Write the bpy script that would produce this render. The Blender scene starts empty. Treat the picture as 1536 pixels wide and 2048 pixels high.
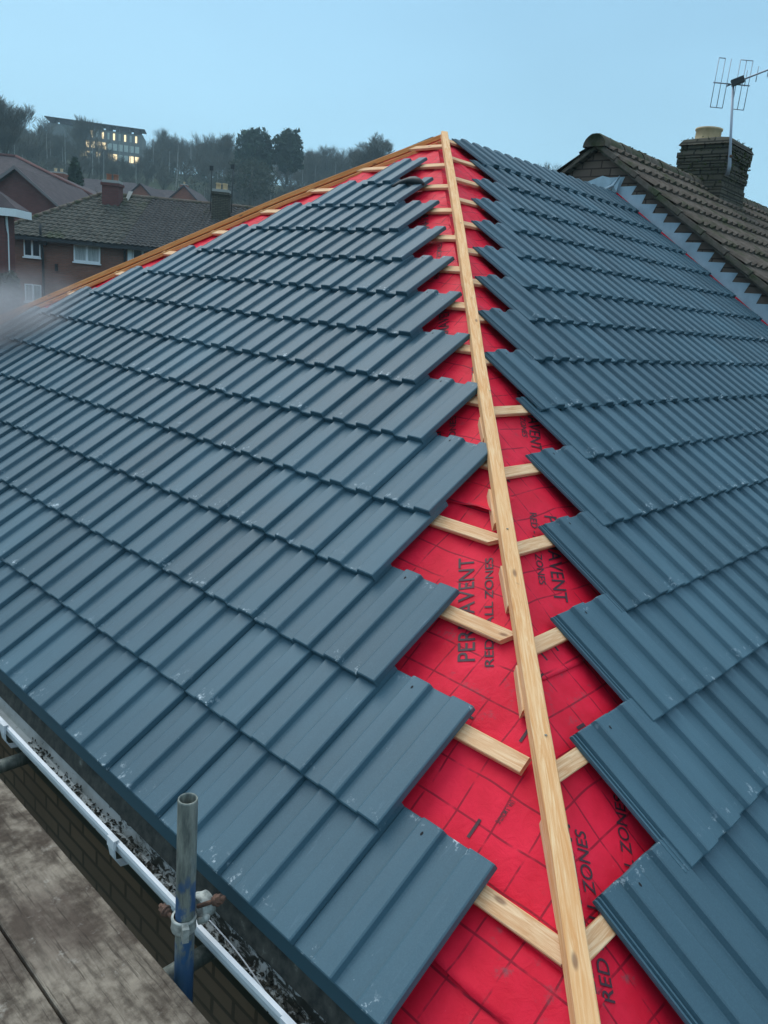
import bpy, math, random
from mathutils import Vector, Matrix, noise
random.seed(7)
R = math.radians
C = bpy.context.scene.collection
scene = bpy.context.scene

# ------------------------------------------------------------------ camera
CAM = Vector((-1.58033, -0.78642, 1.18521))
YAW, PIT, ROL, FPX = 0.740593, -0.261442, 0.0971562, 1571.6
fw = Vector((math.cos(PIT)*math.cos(YAW), math.cos(PIT)*math.sin(YAW), math.sin(PIT)))
rt0 = Vector((math.sin(YAW), -math.cos(YAW), 0)); up0 = rt0.cross(fw)
rt = rt0*math.cos(ROL) + up0*math.sin(ROL); up = -rt0*math.sin(ROL) + up0*math.cos(ROL)
cd = bpy.data.cameras.new("Camera"); cam = bpy.data.objects.new("Camera", cd); C.objects.link(cam)
cam.matrix_world = Matrix(((rt.x, up.x, -fw.x, CAM.x), (rt.y, up.y, -fw.y, CAM.y), (rt.z, up.z, -fw.z, CAM.z), (0, 0, 0, 1)))
cd.sensor_fit = 'VERTICAL'; cd.sensor_height = 36; cd.sensor_width = 27; cd.lens = 36*FPX/2048
cd.clip_start = 0.05; cd.clip_end = 3000
scene.camera = cam

# ------------------------------------------------------------------ sky, sun, exposure
SUN_EL, SUN_AZ = R(52), R(84)      # azimuth measured like YAW
world = bpy.data.worlds.new("World"); scene.world = world; world.use_nodes = True
wn, wl = world.node_tree.nodes, world.node_tree.links
wn.clear()
wo = wn.new('ShaderNodeOutputWorld'); bg = wn.new('ShaderNodeBackground')
sky = wn.new('ShaderNodeTexSky'); sky.sky_type = 'NISHITA'; sky.sun_disc = False
sky.sun_elevation = SUN_EL; sky.sun_rotation = R(90) - SUN_AZ; sky.dust_density = 2.0; sky.ozone_density = 2.0
tc = wn.new('ShaderNodeTexCoord'); sp = wn.new('ShaderNodeSeparateXYZ'); rp = wn.new('ShaderNodeValToRGB')
wl.new(tc.outputs['Generated'], sp.inputs[0]); wl.new(sp.outputs['Z'], rp.inputs[0])
e = rp.color_ramp.elements                       # thin overcast at dusk: paler low down, deeper above
e[0].position = 0.0; e[0].color = (4.4, 7.5, 9.0, 1)
e[1].position = 1.0; e[1].color = (7.2, 8.2, 9.0, 1)
x_ = rp.color_ramp.elements.new(0.14); x_.color = (3.85, 6.8, 8.7, 1)
x_ = rp.color_ramp.elements.new(0.36); x_.color = (3.0, 5.5, 7.6, 1)
x_ = rp.color_ramp.elements.new(0.6); x_.color = (6.0, 7.6, 9.2, 1)
nz = wn.new('ShaderNodeTexNoise'); nz.inputs['Scale'].default_value = 1.6; nz.inputs['Detail'].default_value = 3
mp = wn.new('ShaderNodeMapping'); mp.inputs['Scale'].default_value = (1, 1, 2.5)
wl.new(tc.outputs['Generated'], mp.inputs[0]); wl.new(mp.outputs[0], nz.inputs['Vector'])
nm = wn.new('ShaderNodeMapRange'); nm.inputs['From Min'].default_value = .3; nm.inputs['From Max'].default_value = .7; nm.inputs['To Min'].default_value = 0.90; nm.inputs['To Max'].default_value = 1.06
wl.new(nz.outputs[0], nm.inputs[0])
vm = wn.new('ShaderNodeVectorMath'); vm.operation = 'SCALE'
wl.new(rp.outputs[0], vm.inputs[0]); wl.new(nm.outputs[0], vm.inputs['Scale'])
mx = wn.new('ShaderNodeMix'); mx.data_type = 'RGBA'; mx.inputs['Factor'].default_value = 0.9
wl.new(sky.outputs[0], mx.inputs['A']); wl.new(vm.outputs[0], mx.inputs['B'])
wl.new(mx.outputs['Result'], bg.inputs[0]); bg.inputs[1].default_value = 0.1
wl.new(bg.outputs[0], wo.inputs[0])
sl = bpy.data.lights.new("Sun", 'SUN'); sl.energy = 1.25; sl.angle = R(42); sl.color = (1.0, 0.96, 0.89)
sun = bpy.data.objects.new("Sun", sl); C.objects.link(sun)
sd = Vector((math.cos(SUN_EL)*math.cos(SUN_AZ), math.cos(SUN_EL)*math.sin(SUN_AZ), math.sin(SUN_EL)))
sun.rotation_euler = sd.to_track_quat('Z', 'Y').to_euler()
scene.view_settings.view_transform = 'Standard'; scene.view_settings.look = 'None'
scene.view_settings.exposure = 0.42; scene.view_settings.gamma = 1.0
scene.render.engine = 'CYCLES'
scene.cycles.volume_bounces = 0; scene.cycles.volume_max_steps = 96; scene.cycles.volume_step_rate = 1.0

# ------------------------------------------------------------------ materials
def nodes(m): return m.node_tree.nodes, m.node_tree.links
def new_mat(name, col, rough=0.7, metal=0.0, spec=0.5):
    m = bpy.data.materials.new(name); m.use_nodes = True
    b = m.node_tree.nodes['Principled BSDF']
    b.inputs['Base Color'].default_value = (*col, 1); b.inputs['Roughness'].default_value = rough
    b.inputs['Metallic'].default_value = metal; b.inputs['Specular IOR Level'].default_value = spec
    return m, b
def vary(m, b, stops, scale=5, detail=6, coord='UV', stretch=(1, 1, 1), bump=0, bscale=None, bdist=0.002, rough=None, dist=0.0):
    n, l = nodes(m)
    t = n.new('ShaderNodeTexCoord'); mp = n.new('ShaderNodeMapping'); mp.inputs['Scale'].default_value = stretch
    l.new(t.outputs[coord], mp.inputs[0])
    z = n.new('ShaderNodeTexNoise'); z.inputs['Scale'].default_value = scale; z.inputs['Detail'].default_value = detail
    z.inputs['Roughness'].default_value = 0.62; z.inputs['Distortion'].default_value = dist
    l.new(mp.outputs[0], z.inputs['Vector'])
    r = n.new('ShaderNodeValToRGB'); el = r.color_ramp.elements
    el[0].position = stops[0][0]; el[0].color = (*stops[0][1], 1); el[1].position = stops[-1][0]; el[1].color = (*stops[-1][1], 1)
    for p, c in stops[1:-1]:
        q = el.new(p); q.color = (*c, 1)
    l.new(z.outputs[0], r.inputs[0]); l.new(r.outputs[0], b.inputs['Base Color'])
    if bump:
        z2 = n.new('ShaderNodeTexNoise'); z2.inputs['Scale'].default_value = bscale or scale*4; z2.inputs['Detail'].default_value = 8
        l.new(mp.outputs[0], z2.inputs['Vector'])
        bp = n.new('ShaderNodeBump'); bp.inputs['Strength'].default_value = bump; bp.inputs['Distance'].default_value = bdist
        l.new(z2.outputs[0], bp.inputs['Height']); l.new(bp.outputs[0], b.inputs['Normal'])
    return r
def math_node(m, op, a, b_=None, c_=None):
    n, l = nodes(m); q = n.new('ShaderNodeMath'); q.operation = op
    for i, v in enumerate((a, b_, c_)):
        if v is None: continue
        if isinstance(v, (int, float)): q.inputs[i].default_value = v
        else: l.new(v, q.inputs[i])
    return q.outputs[0]
def mix_col(m, fac, a, b_):
    n, l = nodes(m); q = n.new('ShaderNodeMix'); q.data_type = 'RGBA'
    for k, v in (('Factor', fac), ('A', a), ('B', b_)):
        if isinstance(v, (int, float)): q.inputs[k].default_value = v
        elif isinstance(v, tuple): q.inputs[k].default_value = (*v, 1)
        else: l.new(v, q.inputs[k])
    return q.outputs['Result']
def noise_node(m, scale, detail=5, coord='UV', stretch=(1, 1, 1), loc=(0, 0, 0), rough=0.6, dist=0):
    n, l = nodes(m); t = n.new('ShaderNodeTexCoord'); mp = n.new('ShaderNodeMapping')
    mp.inputs['Scale'].default_value = stretch; mp.inputs['Location'].default_value = loc
    l.new(t.outputs[coord], mp.inputs[0]); z = n.new('ShaderNodeTexNoise')
    z.inputs['Scale'].default_value = scale; z.inputs['Detail'].default_value = detail; z.inputs['Roughness'].default_value = rough
    z.inputs['Distortion'].default_value = dist
    l.new(mp.outputs[0], z.inputs['Vector']); return z.outputs[0]
def ramp(m, v, lo, hi):
    n, l = nodes(m); q = n.new('ShaderNodeMapRange'); q.interpolation_type = 'SMOOTHSTEP'
    q.inputs['From Min'].default_value = lo; q.inputs['From Max'].default_value = hi
    l.new(v, q.inputs[0]); return q.outputs[0]

def tile_mat():
    m, b = new_mat('slate grey tile', (0.1, 0.16, 0.23), 0.5, spec=.42)
    n, l = nodes(m)
    base = noise_node(m, 1.3, 4, 'Object'); fine = noise_node(m, 260, 4, 'Object', rough=0.7)
    at = n.new('ShaderNodeAttribute'); at.attribute_name = 'tint'
    c1 = mix_col(m, ramp(m, base, .3, .7), (0.037, 0.094, 0.130), (0.062, 0.138, 0.184))
    c2 = mix_col(m, math_node(m, 'MULTIPLY', at.outputs['Fac'], 0.75), c1, (0.032, 0.078, 0.108))
    c3 = mix_col(m, math_node(m, 'MULTIPLY', ramp(m, fine, .35, .75), .35), c2, (0.082, 0.175, 0.22))
    # faint long smears along the tile and pale efflorescence, strongest near the tail
    uvn = n.new('ShaderNodeTexCoord'); sx = n.new('ShaderNodeSeparateXYZ'); l.new(uvn.outputs['UV'], sx.inputs[0])
    tail = math_node(m, 'MAXIMUM', math_node(m, 'SUBTRACT', 1.0, ramp(m, sx.outputs['Y'], 0.005, 0.07)), ramp(m, sx.outputs['Y'], .375, .42))
    sc = noise_node(m, 42, 6, 'Object', rough=0.72); sc2 = noise_node(m, 7, 3, 'Object', loc=(3, 1, 2))
    gate = ramp(m, sc2, .47, .62)
    s1 = math_node(m, 'MULTIPLY', ramp(m, sc, .54, .66), math_node(m, 'MULTIPLY', tail, gate))
    smear = noise_node(m, 9, 6, 'UV', stretch=(6, .7, 1), rough=.7)
    s2 = math_node(m, 'MULTIPLY', ramp(m, smear, .58, .80), .34)
    speck = math_node(m, 'MULTIPLY', ramp(m, noise_node(m, 75, 3, 'Object', loc=(9, 4, 2)), .74, .80), .55)
    c4 = mix_col(m, s2, c3, (0.2, 0.29, 0.36))
    c5 = mix_col(m, math_node(m, 'MAXIMUM', s1, speck), c4, (0.46, 0.55, 0.60))
    l.new(c5, b.inputs['Base Color'])
    rr = n.new('ShaderNodeMapRange'); rr.inputs['To Min'].default_value = .44; rr.inputs['To Max'].default_value = .66
    l.new(base, rr.inputs[0]); l.new(rr.outputs[0], b.inputs['Roughness'])
    bp = n.new('ShaderNodeBump'); bp.inputs['Strength'].default_value = .35; bp.inputs['Distance'].default_value = .0006
    l.new(fine, bp.inputs['Height']); l.new(bp.outputs[0], b.inputs['Normal'])
    return m
M_TILE = tile_mat()
M_HOLE, _ = new_mat('dark hole', (0.01, 0.012, 0.015), 0.9)

def membrane_mat():
    m, b = new_mat('red membrane', (0.6, 0.012, 0.05), 0.62, spec=.22)
    n, l = nodes(m)
    t = n.new('ShaderNodeTexCoord'); wob = n.new('ShaderNodeTexNoise'); wob.inputs['Scale'].default_value = 2.2; wob.inputs['Detail'].default_value = 2
    l.new(t.outputs['UV'], wob.inputs['Vector'])
    v1 = n.new('ShaderNodeVectorMath'); v1.operation = 'SCALE'; v1.inputs['Scale'].default_value = 0.05
    l.new(wob.outputs['Color'], v1.inputs[0])
    v2 = n.new('ShaderNodeVectorMath'); v2.operation = 'ADD'; l.new(t.outputs['UV'], v2.inputs[0]); l.new(v1.outputs[0], v2.inputs[1])
    s = n.new('ShaderNodeSeparateXYZ'); l.new(v2.outputs[0], s.inputs[0])
    def line(o, per, wd, off):
        a = math_node(m, 'FRACT', math_node(m, 'DIVIDE', math_node(m, 'ADD', o, off), per))
        d = math_node(m, 'ABSOLUTE', math_node(m, 'SUBTRACT', a, .5))
        return math_node(m, 'SUBTRACT', 1.0, ramp(m, d, wd/per*.5, wd/per*1.1))
    gx = line(s.outputs['X'], .108, .0032, .02); gy = line(s.outputs['Y'], .108, .0034, .035)
    brk = ramp(m, noise_node(m, 11, 3, 'UV'), .38, .55); brk2 = ramp(m, noise_node(m, 9, 3, 'UV', loc=(4, 7, 0)), .34, .52)
    g = math_node(m, 'MAXIMUM', math_node(m, 'MULTIPLY', gx, brk), math_node(m, 'MULTIPLY', gy, brk2))
    c0 = mix_col(m, ramp(m, noise_node(m, 5, 6, 'UV'), .3, .72), (0.66, 0.006, 0.030), (0.86, 0.016, 0.055))
    c1 = mix_col(m, math_node(m, 'MULTIPLY', g, .66), c0, (0.10, 0.004, 0.016))
    # scuffs and grey dirt
    fl = ramp(m, noise_node(m, 60, 4, 'UV', stretch=(1, .35, 1), rough=.75), .67, .78)
    fg = ramp(m, noise_node(m, 3.2, 3, 'UV', loc=(1.3, 5.1, 0)), .40, .58)
    c2 = mix_col(m, math_node(m, 'MULTIPLY', math_node(m, 'MULTIPLY', fl, fg), .6), c1, (0.78, 0.35, 0.42))
    dirt = math_node(m, 'MULTIPLY', ramp(m, noise_node(m, 16, 6, 'UV', rough=.7, loc=(2, 2, 0)), .55, .75),
                     ramp(m, noise_node(m, 2.6, 2, 'UV', loc=(7.7, 3.4, 0)), .50, .62))
    c3 = mix_col(m, math_node(m, 'MULTIPLY', dirt, .7), c2, (0.13, 0.10, 0.11))
    l.new(c3, b.inputs['Base Color'])
    wr = noise_node(m, 900, 2, 'UV'); w2 = noise_node(m, 26, 4, 'UV', dist=1.2)
    hh = math_node(m, 'ADD', math_node(m, 'MULTIPLY', wr, .12), w2)
    bp = n.new('ShaderNodeBump'); bp.inputs['Strength'].default_value = .5; bp.inputs['Distance'].default_value = .006
    l.new(hh, bp.inputs['Height']); l.new(bp.outputs[0], b.inputs['Normal'])
    return m
M_MEM = membrane_mat()
M_INK, _ = new_mat('black print', (0.045, 0.012, 0.022), 0.6)

def wood_mat(name, c_lo, c_mid, c_hi, axis='X'):
    m, b = new_mat(name, c_mid, 0.72, spec=.3)
    st = (0.7, 9, 9)
    n, l = nodes(m)
    g = noise_node(m, 9, 8, 'UV', stretch=(.55, 9, 1), rough=.65, dist=1.5)
    c1 = mix_col(m, ramp(m, g, .35, .68), c_lo, c_hi)
    big = noise_node(m, 2.4, 3, 'UV', stretch=(1, 2, 1), loc=(3, 0, 0))
    c2 = mix_col(m, math_node(m, 'MULTIPLY', ramp(m, big, .4, .7), .6), c1, c_mid)
    saw = ramp(m, noise_node(m, 30, 5, 'UV', stretch=(1, .5, 1), loc=(5, 1, 0), rough=.8), .60, .74)
    gate = ramp(m, noise_node(m, 4.5, 2, 'UV', loc=(8, 3, 0)), .50, .64)
    c3 = mix_col(m, math_node(m, 'MULTIPLY', math_node(m, 'MULTIPLY', saw, gate), .8), c2, (0.16, 0.13, 0.10))
    t = n.new('ShaderNodeTexCoord'); mp2 = n.new('ShaderNodeMapping'); mp2.inputs['Scale'].default_value = (3.4, 9, 1); l.new(t.outputs['UV'], mp2.inputs[0])
    vo = n.new('ShaderNodeTexVoronoi'); vo.inputs['Scale'].default_value = 1.0; l.new(mp2.outputs[0], vo.inputs['Vector'])
    kn = math_node(m, 'SUBTRACT', 1.0, ramp(m, vo.outputs['Distance'], .03, .085))
    c3 = mix_col(m, math_node(m, 'MULTIPLY', kn, .75), c3, (0.20, 0.10, 0.06))
    l.new(c3, b.inputs['Base Color'])
    bp = n.new('ShaderNodeBump'); bp.inputs['Strength'].default_value = .5; bp.inputs['Distance'].default_value = .0012
    l.new(g, bp.inputs['Height']); l.new(bp.outputs[0], b.inputs['Normal'])
    return m
M_WOOD = wood_mat('pale sawn softwood', (0.76, 0.37, 0.14), (0.88, 0.50, 0.23), (0.93, 0.63, 0.35))
M_WOOD2 = wood_mat('batten softwood', (0.68, 0.36, 0.17), (0.84, 0.50, 0.27), (0.91, 0.64, 0.39))
M_WOODO = wood_mat('orange softwood', (0.62, 0.24, 0.07), (0.74, 0.33, 0.11), (0.84, 0.44, 0.18))

def brick_mat(name, c1, c2, mortar, bw=0.225, bh=0.075, ms=0.010, rough=.9):
    m, b = new_mat(name, c1, rough, spec=.2)
    n, l = nodes(m); t = n.new('ShaderNodeTexCoord'); q = n.new('ShaderNodeTexBrick')
    q.inputs['Scale'].default_value = 1.0; q.inputs['Brick Width'].default_value = bw; q.inputs['Row Height'].default_value = bh
    q.inputs['Mortar Size'].default_value = ms; q.inputs['Mortar Smooth'].default_value = .3
    q.inputs['Color1'].default_value = (*c1, 1); q.inputs['Color2'].default_value = (*c2, 1); q.inputs['Mortar'].default_value = (*mortar, 1)
    l.new(t.outputs['UV'], q.inputs['Vector'])
    st = noise_node(m, 1.1, 5, 'UV'); f = math_node(m, 'MULTIPLY', ramp(m, st, .4, .75), .5)
    c = mix_col(m, f, q.outputs['Color'], tuple(x*.55 for x in c1))
    l.new(c, b.inputs['Base Color'])
    bp = n.new('ShaderNodeBump'); bp.inputs['Strength'].default_value = .6; bp.inputs['Distance'].default_value = .006; bp.invert = True
    l.new(q.outputs['Fac'], bp.inputs['Height']); l.new(bp.outputs[0], b.inputs['Normal'])
    return m
M_BRICK_OWN = brick_mat('brown brick', (0.25, 0.16, 0.11), (0.19, 0.125, 0.09), (0.11, 0.08, 0.06))
M_BRICK_RED = brick_mat('red brick', (0.27, 0.125, 0.092), (0.21, 0.105, 0.080), (0.20, 0.15, 0.12))
M_BRICK_DK = brick_mat('plum brick', (0.19, 0.075, 0.068), (0.15, 0.063, 0.058), (0.11, 0.08, 0.075))
M_BRICK_OR = brick_mat('orange brick', (0.36, 0.12, 0.07), (0.29, 0.10, 0.06), (0.15, 0.10, 0.08))
M_HUNG = brick_mat('brown gable brick', (0.20, 0.145, 0.115), (0.155, 0.115, 0.09), (0.07, 0.05, 0.042), .225, .078, .008)

M_PVC, b_ = new_mat('white plastic', (0.72, 0.76, 0.80), .4)
vary(M_PVC, b_, [(.3, (.62, .67, .70)), (.62, (.78, .82, .86))], 7)
def gutter_in_mat():
    m, b = new_mat('dirty gutter inside', (.5, .5, .5), .6)
    n, l = nodes(m)
    t = n.new('ShaderNodeTexCoord'); sx = n.new('ShaderNodeSeparateXYZ'); l.new(t.outputs['Object'], sx.inputs[0])
    near = math_node(m, 'SUBTRACT', 1.0, ramp(m, sx.outputs['Y'], .95, 1.4))
    a = noise_node(m, 30, 9, 'Object', (1, .6, 1), rough=.74, dist=.7)
    lo = math_node(m, 'SUBTRACT', .60, math_node(m, 'MULTIPLY', near, .15))
    d = math_node(m, 'MULTIPLY', math_node(m, 'SUBTRACT', a, lo), 16); cl = n.new('ShaderNodeClamp'); l.new(d, cl.inputs[0])
    c = mix_col(m, cl.outputs[0], (.48, .53, .53), (.020, .024, .020))
    g = ramp(m, noise_node(m, 6, 5, 'Object', loc=(2, 0, 0)), .42, .72)
    c = mix_col(m, math_node(m, 'MULTIPLY', g, .55), c, (.11, .12, .10))
    l.new(c, b.inputs['Base Color']); return m
M_GUTIN = gutter_in_mat()
M_LEAD, b_ = new_mat('lead flashing', (.36, .45, .52), .5, .15)
vary(M_LEAD, b_, [(.3, (.34, .46, .54)), (.7, (.52, .66, .75))], 6, bump=.4, bscale=9, bdist=.006)
M_STEEL, b_ = new_mat('worn galvanised steel', (.3, .32, .3), .6, .35)
r_ = vary(M_STEEL, b_, [(.30, (.10, .12, .115)), (.5, (.20, .225, .205)), (.66, (.33, .35, .31))], 16, 8, 'Object', (3, 3, .5), bump=.4, bscale=60, bdist=.001)
def pole_mat():
    m, b = new_mat('worn pole with blue paint', (.3, .3, .3), .55, .2); n, l = nodes(m)
    z = noise_node(m, 16, 8, 'Object', (3, 3, .5), rough=.7)
    c = mix_col(m, ramp(m, z, .3, .7), (.085, .105, .10), (.29, .32, .28))
    t = n.new('ShaderNodeTexCoord'); sx = n.new('ShaderNodeSeparateXYZ'); l.new(t.outputs['Object'], sx.inputs[0])
    patch = noise_node(m, 15, 4, 'Object', (1.5, 1.5, .8), loc=(1, 2, .4), rough=.55)
    low = math_node(m, 'SUBTRACT', 1.0, ramp(m, sx.outputs['Z'], -.27, -.14))
    low2 = math_node(m, 'SUBTRACT', 1.0, ramp(m, sx.outputs['Z'], -.50, -.40))
    f = math_node(m, 'MAXIMUM', math_node(m, 'MULTIPLY', low, ramp(m, patch, .50, .60)), low2)
    c = mix_col(m, math_node(m, 'MULTIPLY', f, .85), c, (.015, .09, .24))
    l.new(c, b.inputs['Base Color'])
    bp = n.new('ShaderNodeBump'); bp.inputs['Strength'].default_value = .4; bp.inputs['Distance'].default_value = .001
    l.new(z, bp.inputs['Height']); l.new(bp.outputs[0], b.inputs['Normal']); return m
M_POLE = pole_mat()
M_RUST, b_ = new_mat('rusty bolt', (.2, .08, .04), .85, .2); vary(M_RUST, b_, [(.35, (.07, .045, .035)), (.7, (.20, .11, .075))], 60, coord='Object')
M_CLAMP, b_ = new_mat('galvanised coupler', (.42, .44, .42), .6, .3); vary(M_CLAMP, b_, [(.3, (.16, .18, .165)), (.6, (.44, .47, .44))], 45, coord='Object', bump=.5, bscale=120, bdist=.001)
def plank_mat():
    m, b = new_mat('weathered scaffold board', (.15, .13, .11), .92, spec=.15); n, l = nodes(m)
    a = noise_node(m, 8, 9, 'Object', rough=.68); c_ = noise_node(m, 2.4, 5, 'Object', loc=(3, 3, 3), rough=.6)
    g = noise_node(m, 55, 5, 'Object', (1, .18, 1), rough=.6)
    c = mix_col(m, ramp(m, a, .36, .66), (.070, .054, .042), (.31, .265, .21))
    c = mix_col(m, math_node(m, 'MULTIPLY', ramp(m, c_, .42, .68), .7), c, (.115, .088, .072))
    c = mix_col(m, math_node(m, 'MULTIPLY', ramp(m, g, .42, .72), .6), c, (.045, .036, .028))
    gr2 = noise_node(m, 130, 3, 'Object', (1, .05, 1), loc=(2, 9, 1)); c = mix_col(m, math_node(m, 'MULTIPLY', ramp(m, gr2, .56, .7), .6), c, (.035, .028, .022))
    v = ramp(m, noise_node(m, 17, 6, 'Object', loc=(8, 1, 0), rough=.75), .58, .72)
    c = mix_col(m, math_node(m, 'MULTIPLY', v, .55), c, (.42, .39, .34))
    l.new(c, b.inputs['Base Color'])
    bp = n.new('ShaderNodeBump'); bp.inputs['Strength'].default_value = .6; bp.inputs['Distance'].default_value = .003
    l.new(g, bp.inputs['Height']); l.new(bp.outputs[0], b.inputs['Normal']); return m
M_PLANK = plank_mat()
def old_tile_mat(name, c1, c2, moss, amount, sc=1.0):
    m, b = new_mat(name, c1, .9, spec=.2); n, l = nodes(m)
    a = noise_node(m, 9*sc, 7, 'Object', rough=.7); c = mix_col(m, ramp(m, a, .32, .7), c1, c2)
    k = noise_node(m, 2.2*sc, 6, 'Object', rough=.75, loc=(5, 5, 5))
    c = mix_col(m, math_node(m, 'MULTIPLY', ramp(m, k, .62-amount*.2, .74-amount*.1), .85), c, moss)
    li = ramp(m, noise_node(m, 38*sc, 4, 'Object', loc=(1, 7, 2)), .64, .72)
    c = mix_col(m, math_node(m, 'MULTIPLY', li, .35), c, (.30, .30, .26))
    l.new(c, b.inputs['Base Color'])
    bp = n.new('ShaderNodeBump'); bp.inputs['Strength'].default_value = .6; bp.inputs['Distance'].default_value = .004
    l.new(a, bp.inputs['Height']); l.new(bp.outputs[0], b.inputs['Normal']); return m
M_OLD = old_tile_mat('old brown concrete tile', (.080, .064, .052), (.155, .128, .105), (.048, .058, .026), .7)
M_OLDRIDGE = old_tile_mat('mossy ridge tile', (.10, .082, .066), (.17, .14, .115), (.05, .068, .028), 1.0, 1.5)
M_FARTILE = old_tile_mat('far brown tile', (.045, .048, .042), (.092, .094, .080), (.040, .055, .024), .5, .25)
M_FARTILE2 = old_tile_mat('far grey tile', (.055, .055, .055), (.085, .085, .082), (.05, .058, .04), .1, .25)
M_SLATE = old_tile_mat('far slate', (.06, .05, .055), (.09, .075, .08), (.06, .06, .05), .0, .2)
M_SOOT, b_ = new_mat('sooty mossy brick', (.05, .05, .04), .95, spec=.1)
M_SOOT = brick_mat('sooty brick', (.115, .105, .080), (.075, .072, .056), (.030, .030, .024), .225, .075, .012)
M_POT, b_ = new_mat('buff clay pot', (.45, .33, .2), .85); vary(M_POT, b_, [(.35, (.50, .36, .20)), (.65, (.70, .54, .33))], 6, coord='Object')
M_POTR, b_ = new_mat('red clay pot', (.30, .13, .08), .85)
M_ALU, _ = new_mat('aerial aluminium', (.34, .38, .44), .45, .6)
M_DARK, _ = new_mat('dark plastic', (.02, .025, .028), .5)
M_FRAME, _ = new_mat('white window frame', (.80, .86, .88), .5)
M_GLASS, _ = new_mat('window glass', (.03, .045, .055), .08)
M_CURT, b_ = new_mat('net curtain behind glass', (.45, .50, .50), .4); vary(M_CURT, b_, [(.4, (.30, .35, .36)), (.6, (.52, .57, .56))], 9, 2, 'Object', (6, 6, .2))
M_CONC, _ = new_mat('pale mortar', (.35, .36, .34), .9)
M_GRASS, b_ = new_mat('hill grass', (.05, .07, .035), 1, spec=.1)
vary(M_GRASS, b_, [(.3, (.032, .045, .028)), (.7, (.06, .075, .04))], .08, 6, 'Object')
M_BARK, b_ = new_mat('winter bark', (.075, .072, .06), 1, spec=.1); vary(M_BARK, b_, [(.3, (.070, .070, .058)), (.7, (.15, .14, .11))], .3, 3, 'Object')
M_EVER, b_ = new_mat('evergreen foliage', (.03, .06, .035), .9, spec=.15); vary(M_EVER, b_, [(.3, (.024, .044, .032)), (.7, (.050, .080, .045))], 1.2, 5, 'Object')
M_SCRUB, b_ = new_mat('winter scrub', (.06, .065, .045), 1, spec=.1); vary(M_SCRUB, b_, [(.3, (.050, .064, .050)), (.7, (.10, .11, .075))], .06, 6, 'Object')

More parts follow.
